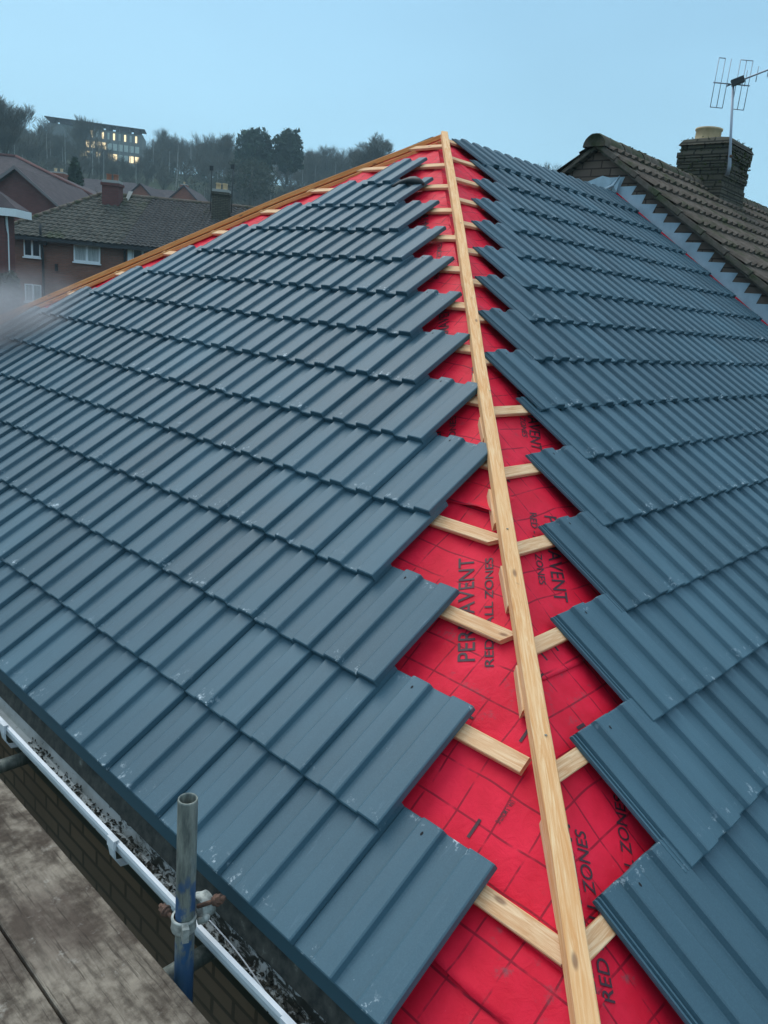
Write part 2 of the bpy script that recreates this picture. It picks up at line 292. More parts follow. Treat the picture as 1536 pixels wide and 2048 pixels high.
# ------------------------------------------------------------------ mesh helpers
class MB:
    def __init__(s): s.v = []; s.f = []; s.uv = []; s.mi = []; s.sm = []; s.tint = None
    def add(s, vs, fs, uvs=None, mi=0, smooth=False):
        o = len(s.v); s.v += [tuple(p) for p in vs]
        for i, f in enumerate(fs):
            s.f.append([o+j for j in f]); s.uv.append(uvs[i] if uvs else None); s.mi.append(mi); s.sm.append(smooth)
        return s
    def box(s, a, b, M=None, mi=0, uvoff=0):
        (x0, y0, z0), (x1, y1, z1) = a, b
        vs = [Vector(p) for p in ((x0, y0, z0), (x1, y0, z0), (x1, y1, z0), (x0, y1, z0), (x0, y0, z1), (x1, y0, z1), (x1, y1, z1), (x0, y1, z1))]
        fs = [(0, 3, 2, 1), (4, 5, 6, 7), (0, 1, 5, 4), (1, 2, 6, 5), (2, 3, 7, 6), (3, 0, 4, 7)]
        # uv in metres; U follows the box's longest axis (wood grain) or the horizontal (walls)
        uvs = []
        for f in fs:
            q = [vs[i] for i in f]; n = (q[1]-q[0]).cross(q[2]-q[0])
            ax = max(range(3), key=lambda k: abs(n[k]))
            if ax == 2: uvs.append([(p.x+uvoff, p.y) for p in q])
            elif ax == 1: uvs.append([(p.x+uvoff, p.z) for p in q])
            else: uvs.append([(p.y+uvoff, p.z) for p in q])
        if M: vs = [M @ p for p in vs]
        return s.add(vs, fs, uvs, mi)
    def timber(s, a, b, w, h, nrm, uvoff=0, bev=.0025, cut0=0, cut1=0, mi=0, jit=0.0):
        # sawn timber from a to b (centre of its underside), width w, height h along nrm, chamfered, grain along U
        a, b, nrm = Vector(a), Vector(b), Vector(nrm).normalized()
        d = (b-a); L = d.length; d.normalize(); sd = d.cross(nrm).normalized(); nn = sd.cross(d).normalized()
        hw = w/2; prof = [(-hw+bev, 0), (hw-bev, 0), (hw, bev), (hw, h-bev), (hw-bev, h), (-hw+bev, h), (-hw, h-bev), (-hw, bev)]
        n = max(2, int(L/.12)+1); rows = []; vs = []
        for i in range(n):
            t = i/(n-1); jx = noise.noise(Vector((uvoff*7+t*L*2.1, 3.1, 0)))*jit; jz = noise.noise(Vector((uvoff*7+t*L*1.7, 9.1, 0)))*jit
            for (px, pz) in prof:
                tt = t*L + (cut0*px if i == 0 else 0) + (cut1*px if i == n-1 else 0)
                vs.append(a + d*tt + sd*(px+jx) + nn*(pz+jz*.5))
        per = [0]
        for k in range(8):
            p, q = prof[k], prof[(k+1) % 8]; per.append(per[-1]+math.hypot(p[0]-q[0], p[1]-q[1]))
        fs, uvs = [], []
        for i in range(n-1):
            for k in range(8):
                k2 = (k+1) % 8; fs.append((i*8+k, i*8+k2, (i+1)*8+k2, (i+1)*8+k))
                u0, u1 = uvoff+i/(n-1)*L, uvoff+(i+1)/(n-1)*L
                uvs.append([(u0, per[k]), (u0, per[k+1]), (u1, per[k+1]), (u1, per[k])])
        fs.append(tuple(range(7, -1, -1))); uvs.append([(uvoff+prof[k][0], prof[k][1]) for k in range(7, -1, -1)])
        fs.append(tuple((n-1)*8+k for k in range(8))); uvs.append([(uvoff+prof[k][0], prof[k][1]) for k in range(8)])
        return s.add(vs, fs, uvs, mi)
    def tube(s, pts, rad, seg=10, mi=0, cap=True, smooth=True):
        pts = [Vector(p) for p in pts]; rs = rad if isinstance(rad, (list, tuple)) else [rad]*len(pts)
        vs = []; ref = Vector((0, 0, 1))
        for i, p in enumerate(pts):
            d = (pts[min(i+1, len(pts)-1)]-pts[max(i-1, 0)]).normalized()
            rf = ref if abs(d.dot(ref)) < .95 else Vector((1, 0, 0))
            a = d.cross(rf).normalized(); b = d.cross(a)
            for k in range(seg):
                an = 2*math.pi*k/seg; vs.append(p + a*math.cos(an)*rs[i] + b*math.sin(an)*rs[i])
        fs = [(i*seg+k, i*seg+(k+1) % seg, (i+1)*seg+(k+1) % seg, (i+1)*seg+k) for i in range(len(pts)-1) for k in range(seg)]
        if cap: fs += [tuple(range(seg-1, -1, -1)), tuple((len(pts)-1)*seg+k for k in range(seg))]
        return s.add(vs, fs, None, mi, smooth)
    def lathe(s, prof, seg=20, M=None, mi=0, smooth=True):
        vs = []
        for r, z in prof:
            for k in range(seg):
                p = Vector((r*math.cos(2*math.pi*k/seg), r*math.sin(2*math.pi*k/seg), z)); vs.append(M @ p if M else p)
        fs = [(i*seg+k, i*seg+(k+1) % seg, (i+1)*seg+(k+1) % seg, (i+1)*seg+k) for i in range(len(prof)-1) for k in range(seg)]
        return s.add(vs, fs, None, mi, smooth)
    def poly(s, pts, thick_vec, mi=0, uvs=None):
        n = len(pts); a = [Vector(p) for p in pts]; t = Vector(thick_vec)
        vs = a+[p+t for p in a]; fs = [tuple(range(n-1, -1, -1)), tuple(range(n, 2*n))]+[(i, (i+1) % n, n+(i+1) % n, n+i) for i in range(n)]
        return s.add(vs, fs, None, mi)
    def build(s, name, mats, parent=None, uvproj=False):
        me = bpy.data.meshes.new(name); me.from_pydata(s.v, [], s.f)
        for m in (mats if isinstance(mats, (list, tuple)) else [mats]): me.materials.append(m)
        uvl = me.uv_layers.new(name='UVMap')
        for i, p in enumerate(me.polygons):
            p.material_index = s.mi[i]; p.use_smooth = s.sm[i]; uv = s.uv[i]
            if uv is None:
                n = p.normal; ax = max(range(3), key=lambda k: abs(n[k]))
                for li in p.loop_indices:
                    c = me.vertices[me.loops[li].vertex_index].co
                    uvl.data[li].uv = (c.x, c.y) if ax == 2 else ((c.x, c.z) if ax == 1 else (c.y, c.z))
            else:
                for li, q in zip(p.loop_indices, uv): uvl.data[li].uv = q
        if s.tint is not None:
            at = me.attributes.new('tint', 'FLOAT', 'POINT'); at.data.foreach_set('value', s.tint)
        o = bpy.data.objects.new(name, me); C.objects.link(o)
        if parent: o.parent = parent; o.matrix_parent_inverse = Matrix.Identity(4)
        return o
def thing(name, label, cat, loc=(0, 0, 0), rz=0, group=None, kind=None):
    o = bpy.data.objects.new(name, None); C.objects.link(o); o.location = loc; o.rotation_euler = (0, 0, rz); o.empty_display_size = .1
    return tag(o, label, cat, group, kind)
def tag(o, label=None, cat=None, group=None, kind=None):
    if label: o['label'] = label
    if cat: o['category'] = cat
    if group: o['group'] = group
    if kind: o['kind'] = kind
    return o

# ------------------------------------------------------------------ the two roof planes
PL, PR = 0.618693, 0.592034
GL, GR, TL = 0.328750, 0.326884, 0.42
V0L, V0R, UL, UR = -0.606, -0.6178, 0.0287, -0.0839
cL, sL, cR, sR = math.cos(PL), math.sin(PL), math.cos(PR), math.sin(PR)
def PLn(u, v, o=0.0): return Vector((v*cL-o*sL, u, v*sL+o*cL))            # u = world y
def PRn(u, v, o=0.0): return Vector((u, v*cR-o*sR, v*sR+o*cR))            # u = world x
NL, NR = Vector((-sL, 0, cL)), Vector((0, -sR, cR))
HK = math.tan(PL)/math.tan(PR)                                            # plan slope of the near hip
RIDGE_Z = 2.44; AX = RIDGE_Z/math.tan(PL); AY = RIDGE_Z/math.tan(PR)      # where the planes meet the ridge
FAR_Y = AY*1.0 + 3.36                                                     # far corner (plan y at x = 0)
def far_y(x): return FAR_Y - (FAR_Y-AY+.0)*x/AX
ROOF = thing('hipped_house', 'brick house with hipped roof being retiled in slate grey over red membrane', 'house', (0, 0, -5.3))
RO = Matrix.Translation((0, 0, 5.3))
def own(o, par=None):       # geometry is in world coordinates: parts hang from the empty at ground level
    o.parent = par or ROOF
    if par is None: o.matrix_parent_inverse = RO
    return o

XW = 6.30                                                                  # the neighbour's wall face
# tile cross-section: underlock, pan, roll, pan, roll
TP = [(-.032, .000), (-.0305, .0055), (-.0245, .0055), (-.0225, -.0015), (-.0175, -.0015), (-.0155, .0055), (-.0110, .0055), (-.0090, -.0020),
      (-.0020, -.0020), (.0010, .0085), (.004, .010), (.062, .010), (.0665, .0115), (.0725, .0265), (.0770, .0290), (.106, .0297), (.1350, .0290), (.1395, .0265),
      (.1455, .0115), (.150, .010), (.2120, .010), (.2165, .0115), (.2225, .0265), (.2270, .0290), (.260, .0297), (.2940, .0290), (.2980, .0265), (.3000, .0100)]
TB = [(.3000, .0065), (.2700, .0125), (.2330, .0125), (.2220, .0020), (.2170, -.001), (.1450, -.001), (.1340, .0125), (.0790, .0125), (.0680, -.001), (-.028, -.0065), (-.032, -.005)]
TIN = .0315
def tile(mb, frame, u, v, sgn=1, b=.0210, tint=None, rot=0.0, lift=0.0, clip=None):
    # frame(u, v, o) -> point; sgn: +1 if local x runs along +u
    st = [(0.0, .0030), (.0035, .0), (.030, 0), (.16, 0), (.28, 0), (.416, .0), (.42, .003)]
    prof = TP+TB; n = len(prof); nt = len(TP); vs = []
    for (y, dn) in st:
        for i, (px, pz) in enumerate(prof):
            z = pz-(dn if i < nt else -dn*.3); z -= .0115 if (i >= nt and y < .02) else 0; o = b + lift + TIN*(1-y/TL) + z
            xx = px+rot*(y-.4)
            if clip and xx > clip: xx = clip+(xx-clip)*.001
            vs.append(frame(u+sgn*xx, v+y, o))
    fs, uvs = [], []
    for i in range(len(st)-1):
        for k in range(n):
            k2 = (k+1) % n; q = (i*n+k, i*n+k2, (i+1)*n+k2, (i+1)*n+k); y0, y1 = st[i][0], st[i+1][0]
            w = [(prof[k][0]+u*3.7, y0), (prof[k2][0]+u*3.7, y0), (prof[k2][0]+u*3.7, y1), (prof[k][0]+u*3.7, y1)]
            if sgn < 0: pass
            fs.append(q[::-1]); uvs.append(w[::-1])
    # end caps as quads between matching top and bottom points
    def cap(base, flip):
        top = list(range(nt)); bot = list(range(n-1, nt-1, -1)); j = 0
        for i in range(nt-1):
            xm = (TP[i][0]+TP[i+1][0])/2
            while j < len(bot)-2 and prof[bot[j+1]][0] < xm: 
                f = (base+top[i], base+bot[j], base+bot[j+1]); fs.append(f if not flip else f[::-1]); uvs.append([(0, .2)]*3); j += 1
            f = (base+top[i], base+bot[j], base+top[i+1]); fs.append(f if not flip else f[::-1]); uvs.append([(0, .2)]*3)
        while j < len(bot)-1:
            f = (base+top[nt-1], base+bot[j], base+bot[j+1]); fs.append(f if not flip else f[::-1]); uvs.append([(0, .2)]*3); j += 1
    cap(0, False); cap((len(st)-1)*n, True)
    o0 = len(mb.v); mb.add(vs, fs, uvs, 0, False)
    # nail hole at the head
    hx, hy = .100, .382; hp = []
    if clip and clip < .15: hx = 1e9
    if hx > 1: mb.tint = (mb.tint or []) + [random.random()]*(len(mb.v)-len(mb.tint or [])); return
    for k in range(8):
        a = 2*math.pi*k/8; hp.append(frame(u+sgn*(hx+.0035*math.cos(a)), v+hy+.006*math.sin(a), b+lift+TIN*(1-hy/TL)+.0302))
    mb.add(hp, [tuple(range(8)) if sgn > 0 else tuple(range(7, -1, -1))], [[(0, .2)]*8], 1)
    t = random.random() if tint is None else tint
    mb.tint = (mb.tint or []) + [t]*(len(mb.v)-len(mb.tint or []))

def jit(a): return (random.random()-.5)*2*a
def course(frame, sgn, us, v, end_first, label=None):
    mb = MB(); me = MB()
    for i, u in enumerate(us):
        t = me if (i == 0 and end_first) else mb
        tile(t, frame, u+jit(.0012), v+jit(.002), sgn, rot=jit(.003), lift=abs(jit(.0022)), clip=(XW-.078-u) if sgn > 0 and u+.3 > XW-.078 else None)
    o = None
    if mb.v: o = own(mb.build('tile_course', [M_TILE, M_HOLE]))
    e_ = me.build('roof_tile', [M_TILE, M_HOLE])
    if o: e_.parent = o
    else: own(e_)
    return o
nLs = [0, 1, 2, 3, 3, 4, 5, 6, 7, 8, 9, 10, 11]
offL = [0, .001, .0, -.004, -.001, -.002, -.002, -.006, -.012, -.004, .0, .008, .022]
for k in range(13):
    last = 24-k
    # tile n spans y from UL+n*w (its right edge) ; local x = 0.300 is the right edge and x runs along -y
    us = [UL+offL[k]+n*.300+.300 for n in range(nLs[k], max(last, nLs[k]+1))]
    course(PLn, -1, us, V0L+k*GL, True)
uRk = [.006, .302, .587, .888, 1.170, 1.452, 1.500, 1.785, 2.082, 2.372, 2.680, 2.998, 3.335, 3.640, 3.725]
vRk = [0, 0, 0, .004, .010, .008, -.010, -.008, -.010, -.016, -.008, -.004, .006, .030, .036]
for k in range(15):
    us = []; u = UR+uRk[k]+.032
    while u < XW-.10: us.append(u); u += .3005
    course(PRn, 1, us, V0R+k*GR+vRk[k], True)
# the rear slope of the roof, tiled like the others as one plain sheet of courses seen only at the crest
mb = MB(); mb.add([(AX-.02, AY+.02, RIDGE_Z+.01), (XW-.02, AY+.02, RIDGE_Z+.01), (XW-.02, AY+4.6, RIDGE_Z-3.0), (AX-4.1, AY+4.6, RIDGE_Z-3.0)], [(0, 1, 2, 3)])
own(mb.build('rear_slope', M_TILE))

# ------------------------------------------------------------------ membrane under the battens
def mem(u, v, s):
    p = Vector((u*1.0+s*11, v*1.0, s*3.0))
    sag = -.012*(.5+.5*math.cos(2*math.pi*(u-.1)/.6))
    w = .006*noise.noise(p*5)+.004*noise.noise(Vector((p.x*17+p.y*9, p.y*4, 1)))
    up_ = max(0, min(1, (v-1.6)/1.5)); w += up_*(.014*noise.noise(Vector((p.x*9, p.y*4, 4)))+.007*noise.noise(p*22))
    return -.004+sag*.8+w
def mem_grid(frame, sgn, ur, v0, v1, s, st=.03):
    mb = MB(); nv = int((v1-v0)/st); vs = []; idx = {}; uvq = {}
    for j in range(nv+1):
        v = v0+(v1-v0)*j/nv; a, b = ur(v)
        i0, i1 = math.floor(a/st), math.ceil(b/st)
        for i in range(i0, i1+1):
            u = min(max(i*st, a), b); idx[(i, j)] = len(vs); vs.append(frame(u, v, mem(u, v, s))); uvq[len(vs)-1] = (u, v)
    fs = []
    for j in range(nv):
        for (i, jj) in [k for k in idx if k[1] == j]:
            q = [(i, j), (i+1, j), (i+1, j+1), (i, j+1)]
            w = [idx[x] for x in q if x in idx]
            if len(w) >= 3: fs.append(tuple(w) if sgn > 0 else tuple(w[::-1]))
    mb.add(vs, fs, [[uvq[i] for i in f] for f in fs], 0, True)
    return mb
vtop = RIDGE_Z/sL
mbL = mem_grid(PLn, -1, lambda v: (v*cL*HK, far_y(v*cL)), -.585, vtop, 0)
own(mbL.build('membrane', M_MEM))
mbR = mem_grid(PRn, 1, lambda v: (v*cR/HK, XW), -.60, RIDGE_Z/sR, 1)
own(mbR.build('membrane', M_MEM))
# lapped strip with a lifted edge, low on the left slope, and a folded one higher up
def lap(frame, sgn, u0, u1, v0, depth, s, hgt, amp):
    mb = MB(); nu, nv = 26, 8; vs = []; uvs = []
    for j in range(nv+1):
        for i in range(nu+1):
            u = u0+(u1-u0)*i/nu; t = j/nv; ve = v0+amp*math.sin(u*9)+amp*.6*noise.noise(Vector((u*11, 2, s)))
            v = ve+depth*t; o = mem(u, v, s)+.0015+hgt*(1-t)**3*(.55+.45*math.sin(u*17+1))
            vs.append(frame(u, v, o)); uvs.append((u, v))
    fs = []
    for j in range(nv):
        for i in range(nu):
            f = (j*(nu+1)+i, j*(nu+1)+i+1, (j+1)*(nu+1)+i+1, (j+1)*(nu+1)+i); fs.append(f if sgn > 0 else f[::-1])
    mb.add(vs, fs, [[uvs[q] for q in f] for f in fs], 0, True)
    o = mb.build('membrane_lap', M_MEM); own(o)
    md = o.modifiers.new('s', 'SOLIDIFY'); md.thickness = .0012; return o
lap(PLn, -1, -.30, .45, -.435, .16, 0, .020, .012)
lap(PLn, -1, .74, 1.25, .83, .12, 0, .035, .014)
lap(PLn, -1, 1.9, 2.6, 1.88, .10, 0, .035, .016)
lap(PRn, 1, .31, .62, .30, .10, 1, .006, .004)
lap(PRn, 1, 1.45, 2.0, 1.62, .10, 1, .02, .008)
# upstand of membrane along the neighbour's wall
mb = MB(); pts = []
N = 60
for i in range(N+1):
    v = -.6+(RIDGE_Z/sR+.6)*i/N
    pts += [PRn(XW-.075, v, .012), PRn(XW-.015, v, .028+.014*noise.noise(Vector((v*4, 0, 0)))), PRn(XW-.008, v, .06)]
mb.add(pts, [(3*i+k, 3*i+k+1, 3*i+k+4, 3*i+k+3) for i in range(N) for k in range(2)], [[(0.01, .01*i), (.1, .01*i), (.1, .01*i+.01), (.01, .01*i+.01)] for i in range(N) for k in range(2)], 0, True)
own(mb.build('membrane_upstand', M_MEM))

# print on the membrane
def text_mesh(txt, p00, p10, p01, frame, s, bold=.0, italic=0.0):
    # p00 baseline start, p10 baseline end, p01 cap-height point above the start, all (u, v)
    cu = bpy.data.curves.new('t', 'FONT'); cu.body = txt; cu.size = 1; cu.offset = bold
    ob = bpy.data.objects.new('t', cu); C.objects.link(ob)
    dg = bpy.context.evaluated_depsgraph_get(); me = ob.evaluated_get(dg).to_mesh()
    co = [v.co.copy() for v in me.vertices]; fs = [tuple(p.vertices) for p in me.polygons]
    W_ = max(c.x for c in co); H_ = max(c.y for c in co)
    ex = (p10[0]-p00[0], p10[1]-p00[1]); ey = (p01[0]-p00[0], p01[1]-p00[1]); vs = []
    for c in co:
        a, b = c.x/W_, c.y/H_
        u = p00[0]+ex[0]*a+ey[0]*b; v = p00[1]+ex[1]*a+ey[1]*b
        vs.append(frame(u, v, mem(u, v, s)+.0022))
    bpy.data.objects.remove(ob); bpy.data.curves.remove(cu)
    return vs, fs
def prints(frame, s, items, dashes):
    for it in items:
        mb = MB(); v, f = text_mesh(*it, frame, s, .008); mb.add(v, f); own(mb.build('printed_lettering', M_INK))
    for (u, v, du, dv, w) in dashes:
        mb = MB(); l = math.hypot(du, dv); nx, ny = -dv/l*w, du/l*w; q = []
        for a in range(5): q += [(u+du*a/4-nx, v+dv*a/4-ny), (u+du*a/4+nx, v+dv*a/4+ny)]
        mb.add([frame(x, y, mem(x, y, s)+.0022) for x, y in q], [(2*i, 2*i+2, 2*i+3, 2*i+1) for i in range(4)]); own(mb.build('printed_dash', M_INK))
def sh(t, du, dv): return (t[0], (t[1][0]+du, t[1][1]+dv), (t[2][0]+du, t[2][1]+dv), (t[3][0]+du, t[3][1]+dv))
# measured off the slope: left slope reads up towards the hip, right slope reads down
tL1 = ('PERMAVENT', (.447-.539+.539, .289), (.712, .650), (.495, .262))
tL2 = ('RED - ALL ZONES', (.385, .300), (.648, .675), (.410, .287))
L_it = [tL1, tL2, sh(tL1, .62, .62), sh(tL2, .62, .62), sh(tL2, .95, 1.25), sh(tL1, 1.20, 1.45), sh(tL2, 1.75, 2.0), ('PERMAVENT', (1.95, 1.80), (2.30, 2.26), (2.0, 1.77)),
        ('PERMAVENT', (2.45, 2.25), (2.80, 2.76), (2.5, 2.22)), ('PERMAVENT', (2.55, 2.75), (2.85, 3.1), (2.60, 2.72)),
        ('UV4 - 5 MONTHS', (.115, -.015), (.118, -.085), (.100, -.015))]
L_da = [(.155, -.155, 0, .055, .0045), (.185, .135, .0, .05, .0045), (.245, .30, .0, .05, .004), (.36, .02, 0, .05, .0045), (.34, .13, .04, .0, .004), (-.02, -.41, .0, .03, .003)]
tR1 = ('PERMAVENT', (.938, .845), (.629, .514), (1.000, .826))
tR2 = ('RED - ALL ZONES', (.875, .873), (.623, .590), (.905, .862))
R_it = [tR1, tR2, ('PERMAVENT', (-.250, -.375), (.062, -.028), (-.298, -.330)), ('RED - ALL ZONES', (-.182, -.372), (.082, -.078), (-.208, -.350)),
        ('RED - ALL ZONES', (.02, -.36), (.28, -.07), (-.006, -.338)), sh(tR2, .62, .66), sh(tR1, .60, .66), sh(tR2, 1.2, 1.3), sh(tR1, 1.3, 1.32), ('PERMAVENT', (2.0, 1.98), (2.35, 2.30), (1.98, 2.03)), ('PERMAVENT', (2.55, 2.50), (2.9, 2.83), (2.53, 2.55)),
        ('PERMAVENT', (1.55, 1.50), (1.90, 1.86), (1.53, 1.55))]
R_da = [(.46, .36, .0, .045, .0045), (.385, .335, .0, .05, .0045), (.90, 1.02, .0, .03, .005), (1.02, 1.03, .0, .03, .005), (.30, .14, .04, .0, .005), (.44, .12, .04, .01, .005)]
prints(PLn, 0, L_it, L_da); prints(PRn, 1, R_it, R_da)

# ------------------------------------------------------------------ battens
HIPL = [(-.318, -.312), (-.099, -.091), (.156, .178), (.547, .585), (1.327, 1.393), (2.30, 2.385), (3.395, 3.52)]
def hip_at(val, c):
    "other plan coordinate of the hip batten's centre line, given coordinate c (0 = x, 1 = y)"
    for p, q in zip(HIPL[:-1], HIPL[1:]):
        if val <= q[c] or q is HIPL[-1]: t = (val-p[c])/(q[c]-p[c]); return p[1-c]+(q[1-c]-p[1-c])*t
def batten(frame, nrm, u0, u1, vc, c0=0, c1=0, w=.050, h=.0190):
    mb = MB(); mb.timber(frame(u0, vc, 0), frame(u1, vc, 0), w, h, nrm, random.random()*40, cut0=c0, cut1=c1, jit=.003)
    return own(mb.build('batten', M_WOOD2))
for k in range(14):
    vc = -.6178+k*GL+TL-.058; x = vc*cL
    u0 = {1: .123, 2: .392, 3: .655}.get(k, hip_at(x, 0)+.002); ct = {1: 0, 2: -.75, 3: -1.2}.get(k, 0)
    u1 = far_y(x)-.02
    batten(PLn, NL, u0, u1, vc, c0=ct)
for k in range(15):
    vc = V0R+k*GR+TL-.055+(vRk[k] if k > 12 else 0); y = vc*cR
    batten(PRn, NR, hip_at(y, 1)+.002, XW-.03, vc)
# hip battens, each one long timber on the crest
def top_of(px, py, hgt, lo=.5, hi=9):
    d = (fw + rt*(px-768)/FPX - up*(py-1024)/FPX); d.normalize(); t = lo
    while t < hi:
        p = CAM+d*t
        if p.z-min(p.x*math.tan(PL), p.y*math.tan(PR)) < hgt: return p
        t += .002
    return p
HB0, HB1 = Vector((-.300, -.308, -.158)), Vector((3.395, 3.52, 2.478))
HIPP = [Vector((-.318, -.312, -.155)), Vector((-.099, -.091, .004)), Vector((.156, .178, .186)), Vector((.547, .585, .464)), Vector((1.327, 1.393, 1.012)), Vector((2.30, 2.385, 1.700)), HB1]
dd = (HIPP[1]-HIPP[0]).normalized(); HIPP[0] = HIPP[0]-dd*.45
hn = Vector((-1, -1, 2.6)).normalized()
mb = MB()
def chain(mb, pts, w, h, nrm, bev=.003):
    nrm = Vector(nrm).normalized(); off = 0
    # resample and sweep as one continuous timber
    P_ = []
    for a, b in zip(pts[:-1], pts[1:]):
        n = max(2, int((b-a).length/.1))
        for i in range(n): P_.append(a.lerp(b, i/n))
    P_.append(pts[-1]); hw = w/2
    prof = [(-hw+bev, -h), (hw-bev, -h), (hw, -h+bev), (hw, -bev), (hw-bev, 0), (-hw+bev, 0), (-hw, -bev), (-hw, -h+bev)]
    vs = []; L = 0; LL = []
    for i, p in enumerate(P_):
        d = (P_[min(i+1, len(P_)-1)]-P_[max(i-1, 0)]).normalized(); sd = d.cross(nrm).normalized(); nn = sd.cross(d)
        if i: L += (p-P_[i-1]).length
        LL.append(L); jx = .003*noise.noise(Vector((L*1.3, 5, 0)))
        for (a, b) in prof: vs.append(p+sd*(a+jx)+nn*b)
    per = [0]
    for k in range(8):
        p, q = prof[k], prof[(k+1) % 8]; per.append(per[-1]+math.hypot(p[0]-q[0], p[1]-q[1]))
    fs, uvs = [], []
    for i in range(len(P_)-1):
        for k in range(8):
            k2 = (k+1) % 8; fs.append((i*8+k, i*8+k2, (i+1)*8+k2, (i+1)*8+k))
            uvs.append([(LL[i], per[k]), (LL[i], per[k+1]), (LL[i+1], per[k+1]), (LL[i+1], per[k])])
    fs.append(tuple(range(7, -1, -1))); uvs.append([(0, .01)]*8)
    fs.append(tuple((len(P_)-1)*8+k for k in range(8))); uvs.append([(0, .01)]*8)
    mb.add(vs, fs, uvs)
chain(mb, HIPP, .050, .047, hn)
hip = own(mb.build('hip_batten', M_WOOD))
mb = MB()                                                                  # nail heads and knots along it
for i, (a, b) in enumerate([(.25, .004), (.9, -.006), (1.6, .008), (2.3, 0), (3.1, .005), (4.0, -.004)]):
    mb = MB(); p = HIPP[1].lerp(HIPP[-1], a/4.6); mb.lathe([(0, .0012), (.0035, .001), (.004, 0)], 8, Matrix.Translation(p+hn*.0008+Vector((b, -b, 0))))
    k_ = mb.build('nail', M_STEEL); k_.parent = hip
mb = MB(); FH = [Vector((AX+.02, AY-.06, RIDGE_Z+.055))]
for xx in (2.6, 1.9, 1.0, .2, -.45): FH.append(Vector((xx, far_y(xx), xx*math.tan(PL)+.058)))
FH[0] = HB1+Vector((.03, .05, -.012))
chain(mb, FH, .036, .034, Vector((-1, 1, 2.6)))
o = own(mb.build('hip_batten', M_WOODO)); o['label'] = 'orange stained hip batten on the far hip'
mb = MB(); FH2 = [p+Vector((-.012, -.05, -.040)) for p in FH]; chain(mb, FH2, .034, .03, Vector((-1, 1, 2.6)))
own(mb.build('hip_batten', M_WOODO))
# short offcuts packed under the left side of the near hip batten
for (u, v, L, a) in [(.752, .850, .17, 0), (.498, .557, .16, .03), (.248, .261, .14, -.04), (-.070, -.117, .24, .02), (1.061, 1.224, .14, .05), (1.281, 1.479, .12, -.05), (1.62, 1.93, .16, .04), (1.95, 2.30, .14, -.03), (2.3, 2.72, .15, 0.02)]:
    d = Vector((1, HK+a, math.tan(PL))).normalized(); c = PLn(u+(.014 if v > 0 else -.004), v, -.008); mb = MB()
    mb.timber(c-d*L/2, c+d*L/2, .030, .040, hn, random.random()*30, cut0=jit(.9), cut1=jit(.9))
    own(mb.build('packing_offcut', M_WOOD2))
# ridge timber at the top
mb = MB(); mb.timber((AX+.1, AY+.035, RIDGE_Z-.02), (XW-.02, AY+.035, RIDGE_Z-.02), .04, .05, (0, 0, 1), 3)
own(mb.build('ridge_batten', M_WOOD2))
# scrap of dark membrane lying on a left batten near the top
mb = MB(); P_ = []
for i in range(9):
    t = i/8; P_.append(PLn(3.03+.36*t, 3.32+.16*math.sin(t*2.2)*.35-.05*t, .055+.018*math.sin(t*5)))
mb.tube(P_, [.010, .026, .030, .026, .022, .024, .018, .012, .004], 8)
tag(mb.build('rolled_offcut', M_DARK), 'black rolled scrap of membrane lying beside the top left tile', 'offcut')

